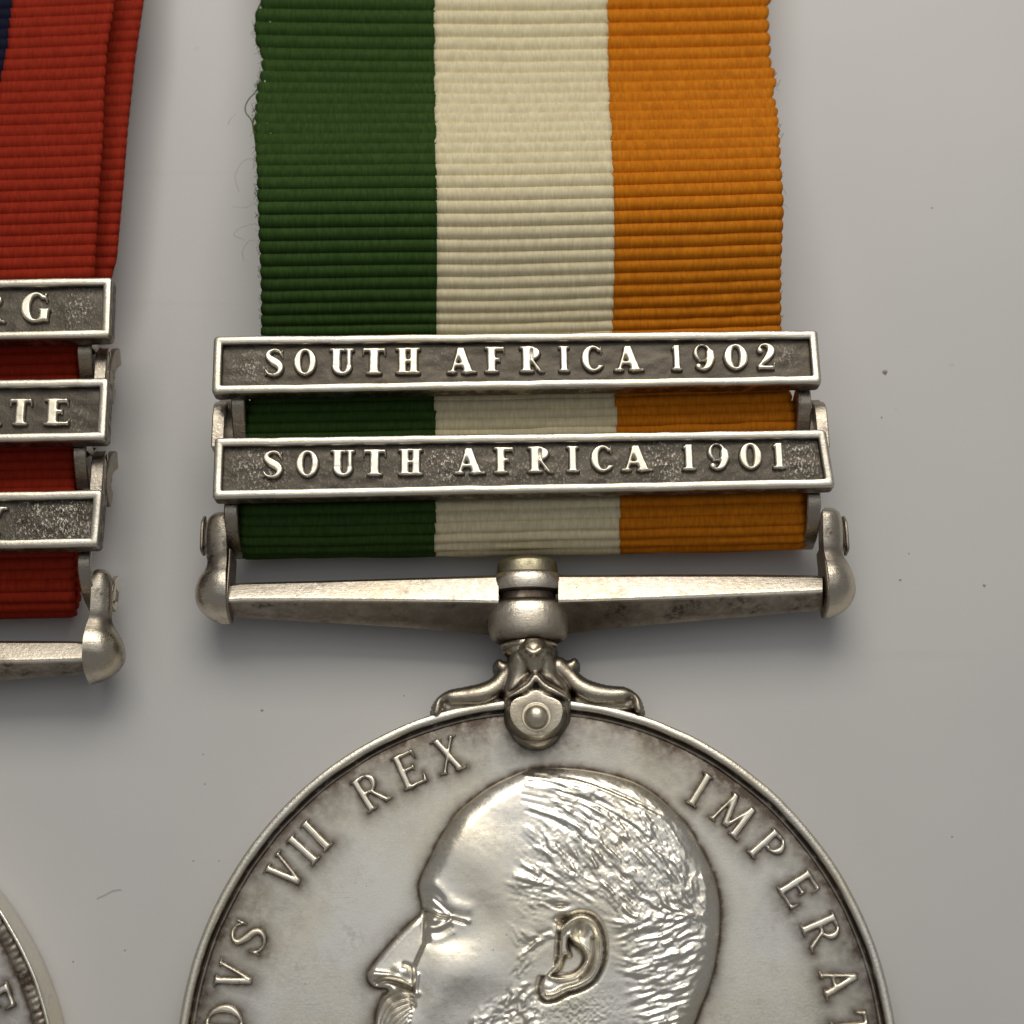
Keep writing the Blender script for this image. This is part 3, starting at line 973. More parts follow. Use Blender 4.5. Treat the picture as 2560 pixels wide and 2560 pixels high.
    # darker in the cuts, by cavity depth
    def blur(a, k):
        for ax in (0, 1):
            c_ = np.cumsum(np.pad(a, [(k + 1, k) if q == ax else (0, 0) for q in (0, 1)], mode='edge'), axis=ax)
            a = (np.take(c_, np.arange(2 * k + 1, c_.shape[ax]), ax) - np.take(c_, np.arange(0, c_.shape[ax] - 2 * k - 1), ax)) / (2 * k + 1)
        return a
    cav = blur(H, 5) - H
    tar = np.clip((cav - .0030) / .012, 0, 1) * .75
    tar = np.maximum(tar, np.exp(-ins / 4.5) * .95)
    uu, vv = FR.L(X, Y, ZF + .03)
    keep = (sd < 6)
    cell = keep[:-1, :-1] | keep[1:, :-1] | keep[:-1, 1:] | keep[1:, 1:]
    V = np.stack([uu, vv, ZF + H], -1).reshape(-1, 3)
    F = grid_faces(len(ys), len(xs), cell)[:, ::-1]
    V, F, A = compact(V, F, {'tarnish_shade': tar})
    return mk('portrait_relief', V, F, M_port, disc, True, A)


portrait()

# ---- suspender
bl = [(572, 1462, 1466, 1500, 1532, 1541), (600, 1457, 1462, 1498, 1536, 1545), (800, 1452, 1457, 1498, 1545, 1556), (1000, 1446, 1451, 1500, 1553, 1568), (1150, 1441, 1447, 1502, 1560, 1580), (1246, 1438, 1444, 1504, 1566, 1590)]
br = [(1396, 1437, 1443, 1502, 1564, 1588), (1480, 1437, 1443, 1500, 1556, 1576), (1650, 1436, 1442, 1494, 1544, 1560), (1850, 1436, 1442, 1486, 1532, 1543), (2030, 1438, 1444, 1478, 1518, 1528), (2056, 1441, 1446, 1476, 1514, 1526)]
b0 = bl + br
Va_, Fa_ = bar_half(bl, FR)
Vc_, Fc_ = bar_half(br, FR)
Vb_ = np.concatenate([Va_, Vc_])
Fb_ = Fa_ + [tuple(i + len(Va_) for i in f) for f in Fc_]
TB = [.8, .6, .40, .16, .0, .05, .66, .76, .6, .8, .8]  # brown toning, with a dark reflection painted into the lower facets
susp = mk('suspender', Vb_, Fb_, M_bar, medal, True, {'tarnish_shade': np.tile(TB, len(Vb_) // 11)})
smooth_angle(susp, 22)
susp['label'] = 'silver suspender bar with ridged front and bulb ends'


ZB, ZSB = .285, .68


def vy(y, r): return float(FR.L(1321, y, ZB + ZSB * r)[1])


U0 = float(FR.L(1321, 1530, .45)[0])
bprof = ((1421, .10, .9), (1423, .170, .5), (1428, .187, .0), (1440, .195, .0), (1456, .195, .05), (1466, .188, .3), (1471, .162, .9), (1475, .150, 1), (1490, .149, .9), (1494, .160, 1), (1497, .190, .6), (1503, .206, .0), (1525, .214, .0), (1556, .214, .25), (1578, .206, .5), (1590, .190, .6), (1596, .165, .9), (1599, .132, 1))
lathe_v('boss', susp, M_bar, U0, ZB, [(vy(y, r), r) for y, r, t in bprof], zs=ZSB, tarn=[t for y, r, t in bprof])
lathe_v('cap', susp, M_brass, U0, ZB, [(vy(y, r), r) for y, r in ((1386, .03), (1389, .13), (1393, .155), (1398, .160), (1416, .166), (1428, .166))], zs=ZSB)
lathe_v('collar', susp, M_claw, U0 + .003, ZB, [(vy(y, r), r) for y, r in ((1598, .10), (1599, .145), (1604, .153), (1610, .150), (1614, .138), (1617, .141), (1623, .143), (1630, .130), (1640, .105))], zs=.80)

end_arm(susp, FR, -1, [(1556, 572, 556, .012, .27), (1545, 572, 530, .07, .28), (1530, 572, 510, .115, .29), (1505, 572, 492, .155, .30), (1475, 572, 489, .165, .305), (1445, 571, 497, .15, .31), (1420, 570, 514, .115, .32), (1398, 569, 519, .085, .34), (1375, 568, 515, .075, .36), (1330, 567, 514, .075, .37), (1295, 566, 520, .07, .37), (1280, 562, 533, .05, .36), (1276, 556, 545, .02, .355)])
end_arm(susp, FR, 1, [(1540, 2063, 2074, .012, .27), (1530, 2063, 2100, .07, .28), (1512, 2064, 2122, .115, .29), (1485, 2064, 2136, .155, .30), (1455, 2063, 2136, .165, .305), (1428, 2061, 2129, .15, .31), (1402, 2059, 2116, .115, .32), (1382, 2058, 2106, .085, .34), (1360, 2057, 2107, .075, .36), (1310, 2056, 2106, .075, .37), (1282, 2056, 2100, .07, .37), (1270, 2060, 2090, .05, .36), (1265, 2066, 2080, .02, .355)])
for (xa, xb, ya, yb) in ((571, 578, 1372, 1562), (2056, 2063, 1355, 1544)):
    strip('end_plate', susp, M_dark, FR, xa, xb, [(ya, .36), (ya + 40, .37), ((ya + yb) / 2 + 20, .40), (yb - 30, .36), (yb, .25)], .20)
for (xa, xb) in ((507, 516), (2104, 2113)):
    strip('back_lug', susp, M_dark, FR, xa, xb, [(1290, .22), (1305, .27), (1345, .28), (1375, .27), (1390, .2)], .12)


def claw():
    st = 3.0
    xs = np.arange(1060, 1620, st); ys = np.arange(1596, 1890, st)
    X, Y = np.meshgrid(xs, ys)
    K = 1 / 462.0

    def tube(pts, rad, zc, n=6):
        P = crom(pts, n)
        rr = crom([(q, 0) for q in rad], n)[:, 0]
        d = np.full(X.shape, 1e9); rb = np.zeros(X.shape)
        for i in range(len(P) - 1):
            (x0, y0), (x1, y1) = P[i], P[i + 1]
            dx, dy = x1 - x0, y1 - y0
            t_ = np.clip(((X - x0) * dx + (Y - y0) * dy) / (dx * dx + dy * dy + 1e-9), 0, 1)
            dd = np.hypot(X - x0 - t_ * dx, Y - y0 - t_ * dy); r_ = rr[i] + (rr[i + 1] - rr[i]) * t_
            better = dd - r_ < d
            d = np.where(better, dd - r_, d); rb = np.where(better, r_, rb)
        h = np.sqrt(np.maximum(rb ** 2 - (d + rb) ** 2, 0)) * K
        return np.where(d < 0, zc + h, -1.0), d
    Z = np.full(X.shape, -1.0); D = np.full(X.shape, 1e9)

    def add(zd):
        nonlocal Z, D
        z, d = zd
        Z = np.maximum(Z, z); D = np.minimum(D, d)
    # neck and hood
    add(tube([(1332, 1634), (1333, 1655), (1336, 1685), (1338, 1715)], [58, 48, 36, 46], .29))
    add(tube([(1334, 1626), (1336, 1650), (1338, 1696)], [36, 24, 8], .385))
    add(tube([(1306, 1650), (1296, 1690), (1288, 1740), (1300, 1790)], [34, 26, 30, 36], .33))
    add(tube([(1354, 1650), (1368, 1690), (1394, 1735), (1392, 1790)], [34, 26, 32, 34], .33))
    add(tube([(1340, 1700), (1341, 1750), (1341, 1805)], [42, 74, 70], .30))
    # leaf folds over the hood
    add(tube([(1337, 1692), (1322, 1712), (1298, 1728), (1270, 1742)], [10, 10, 9, 6], .455))
    add(tube([(1341, 1692), (1362, 1714), (1392, 1730), (1418, 1744)], [10, 10, 9, 6], .455))
    add(tube([(1316, 1622), (1334, 1632), (1352, 1622)], [8, 9, 8], .455))
    # scroll arms
    for m in (0, 1):
        f = (lambda p: p) if m == 0 else (lambda p: (2684 - p[0] + (0 if p[1] < 1700 else 4), p[1] - 3 + (0 if p[0] > 1150 else -4)))
        arm = [f(p) for p in [(1288, 1668), (1262, 1690), (1240, 1716), (1206, 1732), (1166, 1738), (1128, 1742), (1100, 1756), (1090, 1780)]]
        add(tube(arm, [24, 22, 24, 25, 22, 18, 13, 12], .30))
        add(tube([f(p) for p in [(1268, 1672), (1252, 1664), (1248, 1656)]], [16, 13, 9], .30))
        add(tube([f(p) for p in [(1126, 1752), (1118, 1768), (1124, 1770)]], [13, 10, 8], .285))
        c = f((1126, 1756))
        hole = np.exp(-((X - f((1112, 1757))[0]) / 10) ** 2 - ((Y - f((1112, 1757))[1]) / 10) ** 2)
        Z = np.where(D < 0, Z - .035 * hole, Z)
        body = tube([f(p) for p in [(1120, 1762), (1180, 1762), (1240, 1752)]], [26, 22, 20], .245)
        add(body)
    base = .12
    Zs = np.where(D < 0, Z, np.maximum(.26 - .02 * D, base))
    for _ in range(2):
        Zp = np.pad(Zs, 1, mode='edge')
        Zb = (Zp[1:-1, 1:-1] * 4 + Zp[:-2, 1:-1] + Zp[2:, 1:-1] + Zp[1:-1, :-2] + Zp[1:-1, 2:]) / 8
        Zs = np.where(D < 2, Zb, Zs)
    keep = D < 6
    cell = keep[:-1, :-1] | keep[1:, :-1] | keep[:-1, 1:] | keep[1:, 1:]
    Zc = np.maximum(Zs, .26)
    uu, vv = FR.L(X, Y, Zc)
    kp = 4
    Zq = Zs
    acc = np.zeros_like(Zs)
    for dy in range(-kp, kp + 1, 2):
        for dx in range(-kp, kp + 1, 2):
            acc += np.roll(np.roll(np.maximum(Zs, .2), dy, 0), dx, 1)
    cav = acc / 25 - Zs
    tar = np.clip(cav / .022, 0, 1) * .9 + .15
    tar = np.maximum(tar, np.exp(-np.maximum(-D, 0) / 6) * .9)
    V = np.stack([uu, vv, Zs], -1).reshape(-1, 3)
    F = grid_faces(len(ys), len(xs), cell)[:, ::-1]
    V, F, A = compact(V, F, {'tarnish_shade': np.clip(tar, 0, 1)})
    return mk('claw', V, F, M_claw, susp, True, A)


claw()
# shield plate of the claw and its rivet
sh = crom([(1341, 1726), (1362, 1738), (1396, 1752), (1406, 1772), (1402, 1800), (1384, 1824), (1358, 1838), (1338, 1840), (1312, 1834), (1290, 1816), (1277, 1792), (1276, 1766), (1288, 1748), (1316, 1738)], 6, True)
cc = np.array([1340, 1785.])
loops = []
for sc_, dz, dy in ((1.33, .245, 16), (1.30, .33, 15), (1.20, .40, 10), (1.06, .462, 2), (1.0, .476, 0), (.93, .478, 0), (.5, .474, 0), (.1, .474, 0)):
    q = cc + (sh - cc) * np.array([sc_ if sc_ < 1.0 else 1 + (sc_ - 1) * .75, sc_ if sc_ < 1 else 1 + (sc_ - 1) * .45]) + np.array([0, dy])
    uu, vv = FR.L(q[:, 0], q[:, 1], dz)
    loops.append(np.c_[uu, vv, np.full(len(uu), dz)])
nS = len(sh)
Fs = [tuple(f) for f in grid_faces(len(loops), nS, None, True)] + [tuple((len(loops) - 1) * nS + i for i in range(nS))]
pl = mk('claw_plate', np.concatenate(loops), Fs, M_claw, susp, True, {'tarnish_shade': np.repeat([.9, .9, .8, .25, .0, .1, .5, .5], nS)})
smooth_angle(pl, 45)
ru, rv = FR.L(1341, 1790, .50)
Vr = []
for k, (r, z) in enumerate(((.078, .474), (.072, .482), (.066, .474), (.062, .478), (.060, .500), (.054, .520), (.042, .534), (.022, .543), (.004, .546))):
    for q in range(32):
        a = 2 * math.pi * q / 32
        Vr.append((ru + r * math.cos(a), rv + r * math.sin(a), z))
rvt = mk('rivet', Vr, [tuple(f) for f in grid_faces(9, 32, None, True)] + [tuple(8 * 32 + i for i in range(32))], M_frame, susp)

# ---- clasps
ZC = .62


def corners(fr, px, z=ZC):
    return [np.array(fr.L(x, y, z)) for x, y in px]


def wordlist(txt, spans, yl, yr, x0, x1):
    out = []
    for ch, (a, b) in zip(txt, spans):
        k = ((a + b) / 2 - x0) / (x1 - x0)
        out.append((ch, a, b, yl[0] + (yr[0] - yl[0]) * k, yl[1] + (yr[1] - yl[1]) * k))
    return out


up = wordlist('SOUTHAFRICA1902', [(656, 709), (731, 791), (820, 882), (902, 966), (987, 1052), (1119, 1188), (1210, 1268), (1297, 1364), (1395, 1427), (1453, 1511), (1538, 1608), (1676, 1711), (1733, 1789), (1810, 1875), (1890, 1943)], (869, 937), (856, 921), 680, 1920)
lo = wordlist('SOUTHAFRICA1901', [(651, 707), (737, 797), (823, 884), (904, 967), (993, 1058), (1137, 1210), (1233, 1291), (1317, 1387), (1415, 1451), (1476, 1536), (1556, 1630), (1702, 1746), (1769, 1825), (1849, 1910), (1929, 1971)], (1124, 1192), (1103, 1170), 680, 1950)
c1 = clasp(medal, corners(FR, [(534, 839), (2045, 823), (2056, 958), (528, 984)]), ZC, up, FR, 3,
           [(.05, .45, .03, .4, .45), (.955, .55, .022, .35, .35), (.37, .7, .03, .3, .12)], 'upper silver clasp reading SOUTH AFRICA 1902')
c2 = clasp(medal, corners(FR, [(535, 1093), (2066, 1072), (2090, 1217), (530, 1247)]), ZC, lo, FR, 8,
           [(.06, .5, .04, .55, .75), (.965, .5, .035, .6, .85), (.37, .55, .03, .5, .85), (.735, .5, .035, .6, .8), (.5, .3, .4, .8, .22)], 'lower silver clasp reading SOUTH AFRICA 1901')
# straps and ears
for x0, x1 in ((579, 613), (1991, 2025)):
    strip('lug', c1, M_lug, FR, x0, x1, [(962, .475), (985, .487), (1008, .48), (1032, .455), (1060, .42), (1090, .385), (1125, .35)], .24)
for x0, x1 in ((537, 569), (2030, 2061)):
    strip('lug', c2, M_lug, FR, x0, x1, [(1005, .40), (1012, .435), (1030, .455), (1060, .465), (1115, .47)], .20)
for x0, x1 in ((548, 606), (1998, 2050)):
    strip('gap_shade_strip', c2, M_dark, FR, x0, x1, [(1000, .30), (1010, .36), (1040, .38), (1090, .38), (1130, .34)], .2)  # added dark strip standing in for shade between strap and ear
for x0, x1 in ((562, 595), (2015, 2049)):
    dy = 0 if x0 < 1000 else -24
    strip('lug', c2, M_lug, FR, x0, x1, [(1232 + dy, .47), (1262 + dy, .485), (1288 + dy, .475), (1312 + dy, .445), (1345 + dy, .375), (1378 + dy, .27), (1398 + dy, .17)], .16)

# ---- ribbon
rib = empty('ribbon', medal)
rib['label'] = 'ribbed green, cream and orange ribbon'
edges = [(-700, 640, 1925), (-200, 650, 1925), (0, 660, 1930), (25, 648, 1917), (50, 641, 1916), (90, 643, 1917), (112, 648, 1920), (135, 658, 1922), (165, 660, 1919), (190, 656, 1930), (220, 648, 1937), (255, 644, 1928), (290, 643, 1939),
         (330, 641, 1942), (380, 645, 1945), (430, 649, 1947), (500, 651, 1951), (540, 653, 1952), (600, 655, 1949), (690, 660, 1945), (830, 661, 1945), (950, 646, 1957), (1040, 624, 1980), (1200, 612, 1996), (1300, 606, 2008), (1375, 606, 2008), (1800, 622, 1991)]
gw = [(-700, 1085), (0, 1086), (300, 1089), (600, 1092), (830, 1090), (1040, 1088), (1300, 1088), (1800, 1088)]
wo = [(-700, 1512), (0, 1517), (230, 1521), (400, 1530), (600, 1534), (830, 1530), (1040, 1539), (1300, 1548), (1800, 1550)]
path = [(-560, .40), (-350, .39), (-150, .40), (0, .42), (110, .43), (180, .47), (260, .56), (345, .68), (430, .76), (520, .75), (620, .665), (730, .545), (830, .43), (930, .40), (985, .385), (1040, .365), (1095, .335), (1150, .34), (1215, .375), (1258, .38), (1290, .36), (1318, .325), (1342, .28), (1360, .225), (1364, .18), (1356, .17), (1320, .12), (1200, .09), (900, .07)]


def bow_r(t, py):
    up_ = sstep(420, 150, py)
    lo_ = sstep(500, 800, py)
    return up_ * (.020 * np.clip(-t, 0, 1) * 1.6 + .006) + .010 * np.clip(t, 0, 1) * 1.0 + lo_ * .012 * t


sheets = ribbon_sheet(rib, FR, path, edges, [('L', gw, M_green, 'green stripe'), (gw, wo, M_white, 'cream stripe'), (wo, 'R', M_orange, 'orange stripe')], .0665, .029, bow_r, seed=2, pitchf=(1.34, 1.34, 1.32, 1.27, 1.26, 1.20, 1.08, 1.0, .96, .80, .78, .80, .80, 1))


def pt(px, py, z, fr=FR):
    u_, v_ = fr.L(px, py, z); return (float(u_), float(v_), z)


wire('loose_thread', rib, M_gthread, [pt(652, 205, .44), pt(640, 228, .43), pt(622, 248, .40), pt(613, 268, .38), pt(616, 284, .38), pt(628, 300, .40), pt(636, 330, .46), pt(641, 380, .56)], .0035)
wire('loose_thread', rib, M_gthread, [pt(640, 285, .50), pt(632, 310, .50), pt(638, 350, .56), pt(645, 420, .62), pt(650, 520, .62)], .004)
wire('loose_thread', rib, M_gthread, [pt(656, 0, .43), pt(643, 30, .43), pt(640, 70, .43), pt(645, 108, .44), pt(657, 130, .45)], .0055)
wire('loose_thread', rib, M_gthread, [pt(645, 400, .62), pt(652, 560, .60), pt(656, 700, .52), pt(660, 815, .45)], .006)
for seg in ([(672, 46), (676, 62)], [(668, 70), (671, 108), (676, 128)], [(668, 298), (667, 312)], [(676, 328), (675, 340)], [(667, 350), (668, 368)], [(664, 388), (668, 424)], [(665, 518), (666, 530)], [(660, 196), (662, 214)], [(640, 1046), (643, 1066)], [(633, 1322), (634, 1334)]):
    seg = [(a, b) for a, b in seg]
    zz = [float(np.interp(b, [p[0] for p in path[:22]], [p[1] for p in path[:22]])) + .016 for a, b in seg]
    if len(seg) == 2: seg.insert(1, ((seg[0][0] + seg[1][0]) / 2 + 1.5, (seg[0][1] + seg[1][1]) / 2)); zz.insert(1, (zz[0] + zz[1]) / 2 + .004)
    wire('edge_stitch', rib, M_thread, [pt(a, b, z) for (a, b), z in zip(seg, zz)], .0042)
fz = np.random.RandomState(5)
FV, FF = [], []
for i in range(240):
    y_ = fz.uniform(-20, 835) if i < 200 else fz.uniform(0, 830)
    left = i < 200
    e_x = np.interp(y_, [e_[0] for e_ in edges], [e_[1 if left else 2] for e_ in edges])
    zz = float(np.interp(y_, [p[0] for p in path[:22]], [p[1] for p in path[:22]])) - .01
    sg = -1 if left else 1
    x1 = e_x + sg * fz.uniform(4, 17); y1 = y_ + fz.normal(0, 14)
    pts = np.array([pt(e_x - sg * 4, y_, zz), pt((e_x + x1) / 2, (y_ + y1) / 2 + fz.normal(0, 5), zz + fz.normal(0, .02)), pt(x1, y1, zz + fz.normal(0, .04))])
    P_ = crom(pts, 3)
    b0_ = len(FV)
    for p in P_:
        FV += [p + np.array([.0011, 0, 0]), p + np.array([-.0006, .0010, 0]), p + np.array([-.0006, -.0010, .0009])]
    for q in range(len(P_) - 1):
        for k_ in range(3):
            FF.append((b0_ + q * 3 + k_, b0_ + q * 3 + (k_ + 1) % 3, b0_ + (q + 1) * 3 + (k_ + 1) % 3, b0_ + (q + 1) * 3 + k_))
fu = mk('edge_fuzz', FV, FF, M_gthread, rib)
fu['kind'] = 'stuff'
M_wisp = cloth('grey_fibre', (.30, .31, .29), (.36, .37, .35))
for wv in ([(645, 395), (610, 402), (588, 440), (598, 480)], [(640, 505), (612, 519), (580, 516)], [(636, 560), (600, 570), (585, 588), (612, 600)], [(640, 600), (620, 605), (606, 630), (610, 650)], [(588, 285), (575, 300), (570, 312)]):
    wire('loose_thread', rib, M_wisp, [pt(a, b, .30 - .06 * i) for i, (a, b) in enumerate(wv)], .0008, 4)


# ==================================================================== MEDAL WITH THE RED RIBBON (mostly outside the frame, left)
FL = Frame(-3.756, -3.16, R_(1.06))
med2 = empty('campaign_medal')
med2.matrix_world = FL.matrix()
med2['label'] = 'silver medal on red and navy ribbon, three clasps, cut off by the left edge'
med2['category'] = 'medal'
med2['group'] = 'campaign medals laid side by side'
WC = 3.27


def lcorners(tr, brr, z=ZC):
    a = np.array(FL.L(*tr, z)); b = np.array(FL.L(*brr, z))
    return [a - (WC, .0), a, b, b - (WC, .0)]


cl1 = clasp(med2, lcorners((281, 691), (275, 843)), ZC, [('B', 0, 0, 0, 0)][:0] + [('U', -150, -82, 727, 803), ('R', -62, 12, 727, 803), ('G', 45, 117, 727, 803)], FL, 13,
            [(.955, .5, .025, .5, .55), (.90, .6, .06, .6, .12)], 'uppermost of the three clasps, letters ending in RG')
cl2 = clasp(med2, lcorners((272, 943), (265, 1100)), ZC, [('T', -150, -92, 993, 1061), ('A', -78, -4, 993, 1061), ('T', 16, 77, 993, 1061), ('E', 104, 172, 993, 1061)], FL, 17,
            [(.96, .3, .02, .4, .2)], 'middle of the three clasps, letters ending in TE')
cl3 = clasp(med2, lcorners((257, 1223), (245, 1366)), ZC, [('N', -140, -75, 1264, 1336), ('Y', -60, 13, 1264, 1336)], FL, 23,
            [(.95, .5, .055, .9, 1.0), (.90, .5, .03, .8, .9)], 'lowest of the three clasps with a stippled bright end')


def lside(x, xr, z=.45, y=1000):
    """the mirrored place of a right-hand piece on the left end"""
    return x - xr


sp = 0
for cl, nxt, (sx0, sx1), (ex0, ex1), y0 in ((cl1, cl2, (196, 233), (245, 276), 845), (cl2, cl3, (186, 219), (236, 269), 1102)):
    strip('lug', cl, M_lug, FL, sx0, sx1, [(y0 - 12, .47), (y0 + 14, .485), (y0 + 36, .48), (y0 + 58, .455), (y0 + 85, .42), (y0 + 120, .37)], .24)
    strip('lug', nxt, M_lug, FL, ex0, ex1, [(y0 + 26, .40), (y0 + 33, .435), (y0 + 50, .455), (y0 + 85, .465), (y0 + 130, .47)], .20)
    strip('lug', nxt, M_dark, FL, ex1 + 3, ex1 + 24, [(y0 + 26, .22), (y0 + 40, .34), (y0 + 80, .42), (y0 + 130, .40), (y0 + 165, .30)], .10)
strip('lug', cl3, M_lug, FL, 197, 229, [(1362, .47), (1396, .485), (1420, .475), (1445, .445), (1478, .375), (1510, .27), (1532, .17)])

bl2 = [(-1250, 1612, 1618, 1658, 1690, 1702), (-1000, 1610, 1616, 1658, 1700, 1714), (-640, 1608, 1614, 1658, 1712, 1730), (-300, 1606, 1612, 1658, 1705, 1720), (0, 1602, 1608, 1653, 1688, 1700), (100, 1602, 1608, 1651, 1684, 1694), (190, 1603, 1608, 1648, 1680, 1688), (216, 1606, 1612, 1646, 1676, 1684)]
v2, f2 = bar_half(bl2, FL)
sus2 = mk('suspender', v2, f2, M_bar, med2, True, {'tarnish_shade': np.tile(TB, len(v2) // 11)})
smooth_angle(sus2, 22)
U2 = float(FL.L(-640, 1650, .45)[0])


def vy2(y, r): return float(FL.L(-640, y, .30 + r)[1])


lathe_v('boss', sus2, M_bar, U2, .30, [(vy2(y, r), r) for y, r in ((1580, .10), (1584, .175), (1604, .192), (1626, .178), (1632, .148), (1650, .150), (1656, .19), (1686, .216), (1720, .2), (1755, .14), (1850, .09))])
end_arm(sus2, FL, 1, [(1706, 219, 229, .012, .27), (1696, 218, 258, .07, .28), (1678, 216, 290, .115, .29), (1650, 217, 310, .155, .30), (1622, 219, 312, .165, .305), (1595, 221, 304, .15, .31), (1568, 223, 288, .115, .32), (1548, 226, 280, .085, .34), (1524, 228, 280, .075, .36), (1470, 231, 282, .075, .37), (1436, 234, 278, .07, .37), (1424, 240, 270, .05, .36), (1420, 246, 262, .02, .355)])
strip('back_lug', sus2, M_bar, FL, 282, 300, [(1440, .2), (1455, .3), (1490, .33), (1515, .31), (1530, .22)], .12)

# ---- red ribbon: a front layer over a second layer that shows at its right
rib2 = empty('ribbon', med2)
rib2['label'] = 'ribbed red ribbon with navy centre, doubled over'
e2 = [(-700, -1120, 300), (0, -1040, 288), (60, -1040, 280), (120, -1040, 268), (235, -1040, 261), (360, -1040, 258), (500, -1040, 247), (690, -1040, 236), (840, -1030, 205), (900, -1030, 197), (1180, -1010, 184), (1430, -1000, 186), (1555, -1000, 186), (2000, -1000, 186)]
nb_r = [(-700, 75), (0, 34), (60, 27), (120, 22), (180, 8), (240, -2), (500, -30), (1000, -60), (2000, -80)]
nb_l = [(-700, -830), (2000, -700)]
path2 = [(-560, .50), (-300, .50), (0, .52), (150, .53), (300, .52), (450, .50), (600, .47), (690, .46), (840, .40), (890, .37), (940, .34), (1000, .35), (1090, .385), (1130, .37), (1200, .335), (1260, .35), (1350, .38), (1400, .37), (1440, .345), (1475, .315), (1502, .27), (1520, .22), (1524, .18), (1506, .17), (1470, .12), (1300, .09), (1100, .07)]


def bow_l(t, py):
    return .03 * np.clip(t, 0, 1) * sstep(300, 60, py) + .012 * np.clip(t, 0, 1)


ribbon_sheet(rib2, FL, path2, e2, [('L', nb_l, M_red, 'far red stripe'), (nb_l, nb_r, M_blue, 'navy stripe'), (nb_r, 'R', M_red, 'near red stripe')], .0665, .017, bow_l, seed=31)
e3 = [(-700, -1100, 385), (0, -1000, 360), (150, -1000, 338), (330, -1000, 319), (470, -1000, 308), (650, -1000, 292), (760, -1000, 262), (900, -1000, 236), (2000, -1000, 200)]
path3 = [(-560, .36), (-300, .36), (0, .37), (150, .37), (300, .37), (450, .36), (600, .34), (700, .32), (800, .29), (950, .26)]
ribbon_sheet(rib2, FL, path3, e3, [('L', 'R', M_red, 'under layer of red ribbon')], .0665, .014, bow_l, name='under_layer', seed=37, du=.04)

# ---- its disc
d2c = np.array([-4.022, -3.21])
loc = d2c - FL.o
D2 = (loc[0] * FL.c + loc[1] * FL.s, -loc[0] * FL.s + loc[1] * FL.c)


def lang(px, py):
    u_, v_ = FL.L(px, py, .27)
    return math.degrees(math.atan2(u_ - D2[0], v_ - D2[1])), math.hypot(u_ - D2[0], v_ - D2[1])


aE = lang(2, 2497)[0]
stepa = 9.0
leg2 = [('V', aE - 10 * stepa), ('I', aE - 9.1 * stepa), ('C', aE - 8.2 * stepa), ('T', aE - 7.2 * stepa), ('O', aE - 6.2 * stepa), ('R', aE - 5.2 * stepa), ('I', aE - 4.3 * stepa), ('A', aE - 3.4 * stepa), ('R', aE - 1.05 * stepa), ('E', aE), ('G', aE + 1.05 * stepa), ('I', aE + 1.95 * stepa), ('N', aE + 2.9 * stepa), ('A', aE + 3.9 * stepa)]
LM2 = legend_marks(leg2, .20, lang(2, 2497)[1] - .045)
disc2 = field_disc(med2, M_field, [(f, wd, x, y, t, h_, w_) for (c_, f, wd, x, y, t, h_, w_) in LM2], D2[0], D2[1], ZF, 1.70, 1000, np.r_[.02, .4, .9, np.linspace(1.2, 1.772, 74)], None, 9, rs=.3)
disc2['label'] = 'edge of the second silver disc'
ring('rim', disc2, M_rim, [(1.70, .0), (1.785, .0), (1.797, .012), (1.80, .05), (1.80, .285), (1.797, .296), (1.791, .301), (1.784, .301), (1.778, .296), (1.773, .272), (1.768, .247), (1.755, .240)], D2[0], D2[1],
     tarn=[.3, .3, .25, .12, .12, .05, .0, .0, .1, .8, 1, 1], seed=6)
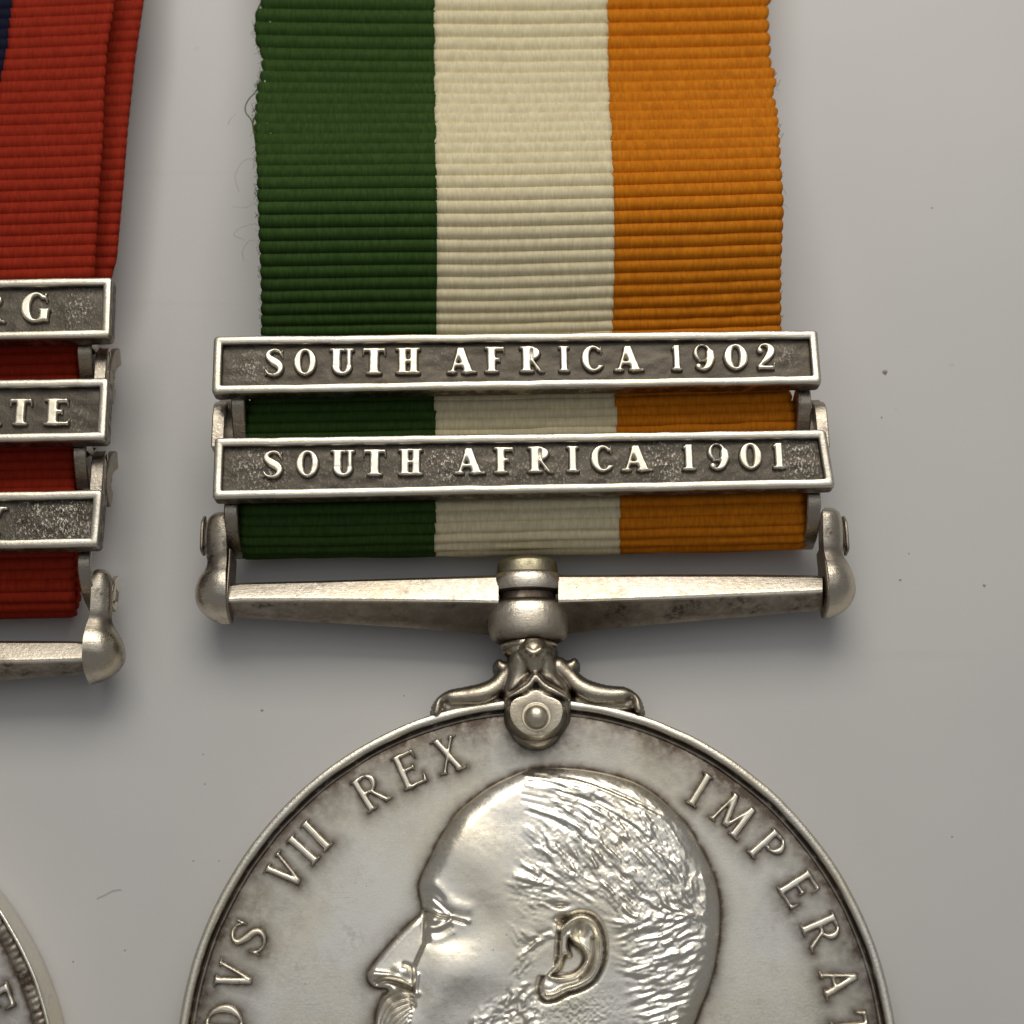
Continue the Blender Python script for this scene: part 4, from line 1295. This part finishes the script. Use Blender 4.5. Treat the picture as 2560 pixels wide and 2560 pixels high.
# toothed border inside the rim: fine raised teeth, one joined part
ang = np.linspace(0, 2 * math.pi, 1600, endpoint=False)
rr = np.linspace(1.702, 1.766, 9)
Rg, Ag = np.meshgrid(rr, ang, indexing='ij')
tooth = np.abs(np.sin(Ag * 150)) ** .7
prof_ = np.sin(np.clip((Rg - 1.702) / .064, 0, 1) * math.pi) ** .6 * (1 + .35 * vnoise(Ag * 45, Rg * 0, 8))
Zt = ZF - .004 + .007 * tooth * prof_ * (1 + .25 * vnoise(Ag * 60, Rg * 30, 3))
tb = mk('toothed_border', np.stack([D2[0] + Rg * np.sin(Ag), D2[1] + Rg * np.cos(Ag), Zt], -1).reshape(-1, 3), grid_faces(9, 1600, None, True), M_claw, disc2, True, {'tarnish_shade': np.clip(.75 - .30 * tooth * prof_ + .15 * vnoise(Ag * 80, Rg * 40, 2), 0, 1)})
for (ch, f, wd, x, y, t, h_, w_) in LM2:
    c, s = math.cos(t), math.sin(t)
    letter(ch, lambda X, Y, x=x, y=y, c=c, s=s, w_=w_, h_=h_: (D2[0] + x + (X - .5) * w_ * c + (Y - .5) * h_ * s, D2[1] + y - (X - .5) * w_ * s + (Y - .5) * h_ * c), ZF, .030, M_letter, disc2, False, 30)

# ==================================================================== small things on the table
kh = N('dark_hair'); kh.b.inputs['Base Color'].default_value = (.24, .22, .19, 1); kh.b.inputs['Roughness'].default_value = .5
hp = [(*[float(q) for q in U(a, b, .006)], .006) for a, b in ((242, 2246), (262, 2237), (284, 2226), (303, 2224))]
hr = wire('hair', None, kh.m, hp, .0010)
hr['label'] = 'short curved hair lying on the white tabletop above the left disc'
hr['category'] = 'hair'
kd = N('dust'); kd.b.inputs['Base Color'].default_value = (.36, .33, .30, 1); kd.b.inputs['Roughness'].default_value = .9
V, F = [], []
for (px, py, r) in ((2213, 931, .020), (2204, 1044, .008), (2251, 1450, .009), (2460, 1464, .011), (2272, 1384, .006), (655, 1776, .010), (512, 1960, .006), (483, 2152, .006), (548, 2152, .005), (183, 2404, .006), (312, 2376, .007), (508, 1886, .006), (2380, 2092, .006), (1010, 1740, .005), (2330, 520, .008)):
    x, y = U(px, py, 0.0)
    b = len(V)
    for (i, j, k) in ((1, 0, 0), (-1, 0, 0), (0, 1, 0), (0, -1, 0), (0, 0, 1), (.7, .7, .2), (-.6, .7, .2)):
        q = rng.uniform(.6, 1.1)
        V.append((x + i * r * q, y + j * r * q, max(k * r * q * .6, 0.0005)))
    F += [(b, b + 5, b + 4), (b + 5, b + 2, b + 4), (b + 2, b + 6, b + 4), (b + 6, b + 1, b + 4), (b + 1, b + 3, b + 4), (b + 3, b, b + 4)]
du = mk('dust_specks', V, F, kd.m, None, False)
du['kind'] = 'stuff'
du['label'] = 'scattered tiny dust specks on the white tabletop'
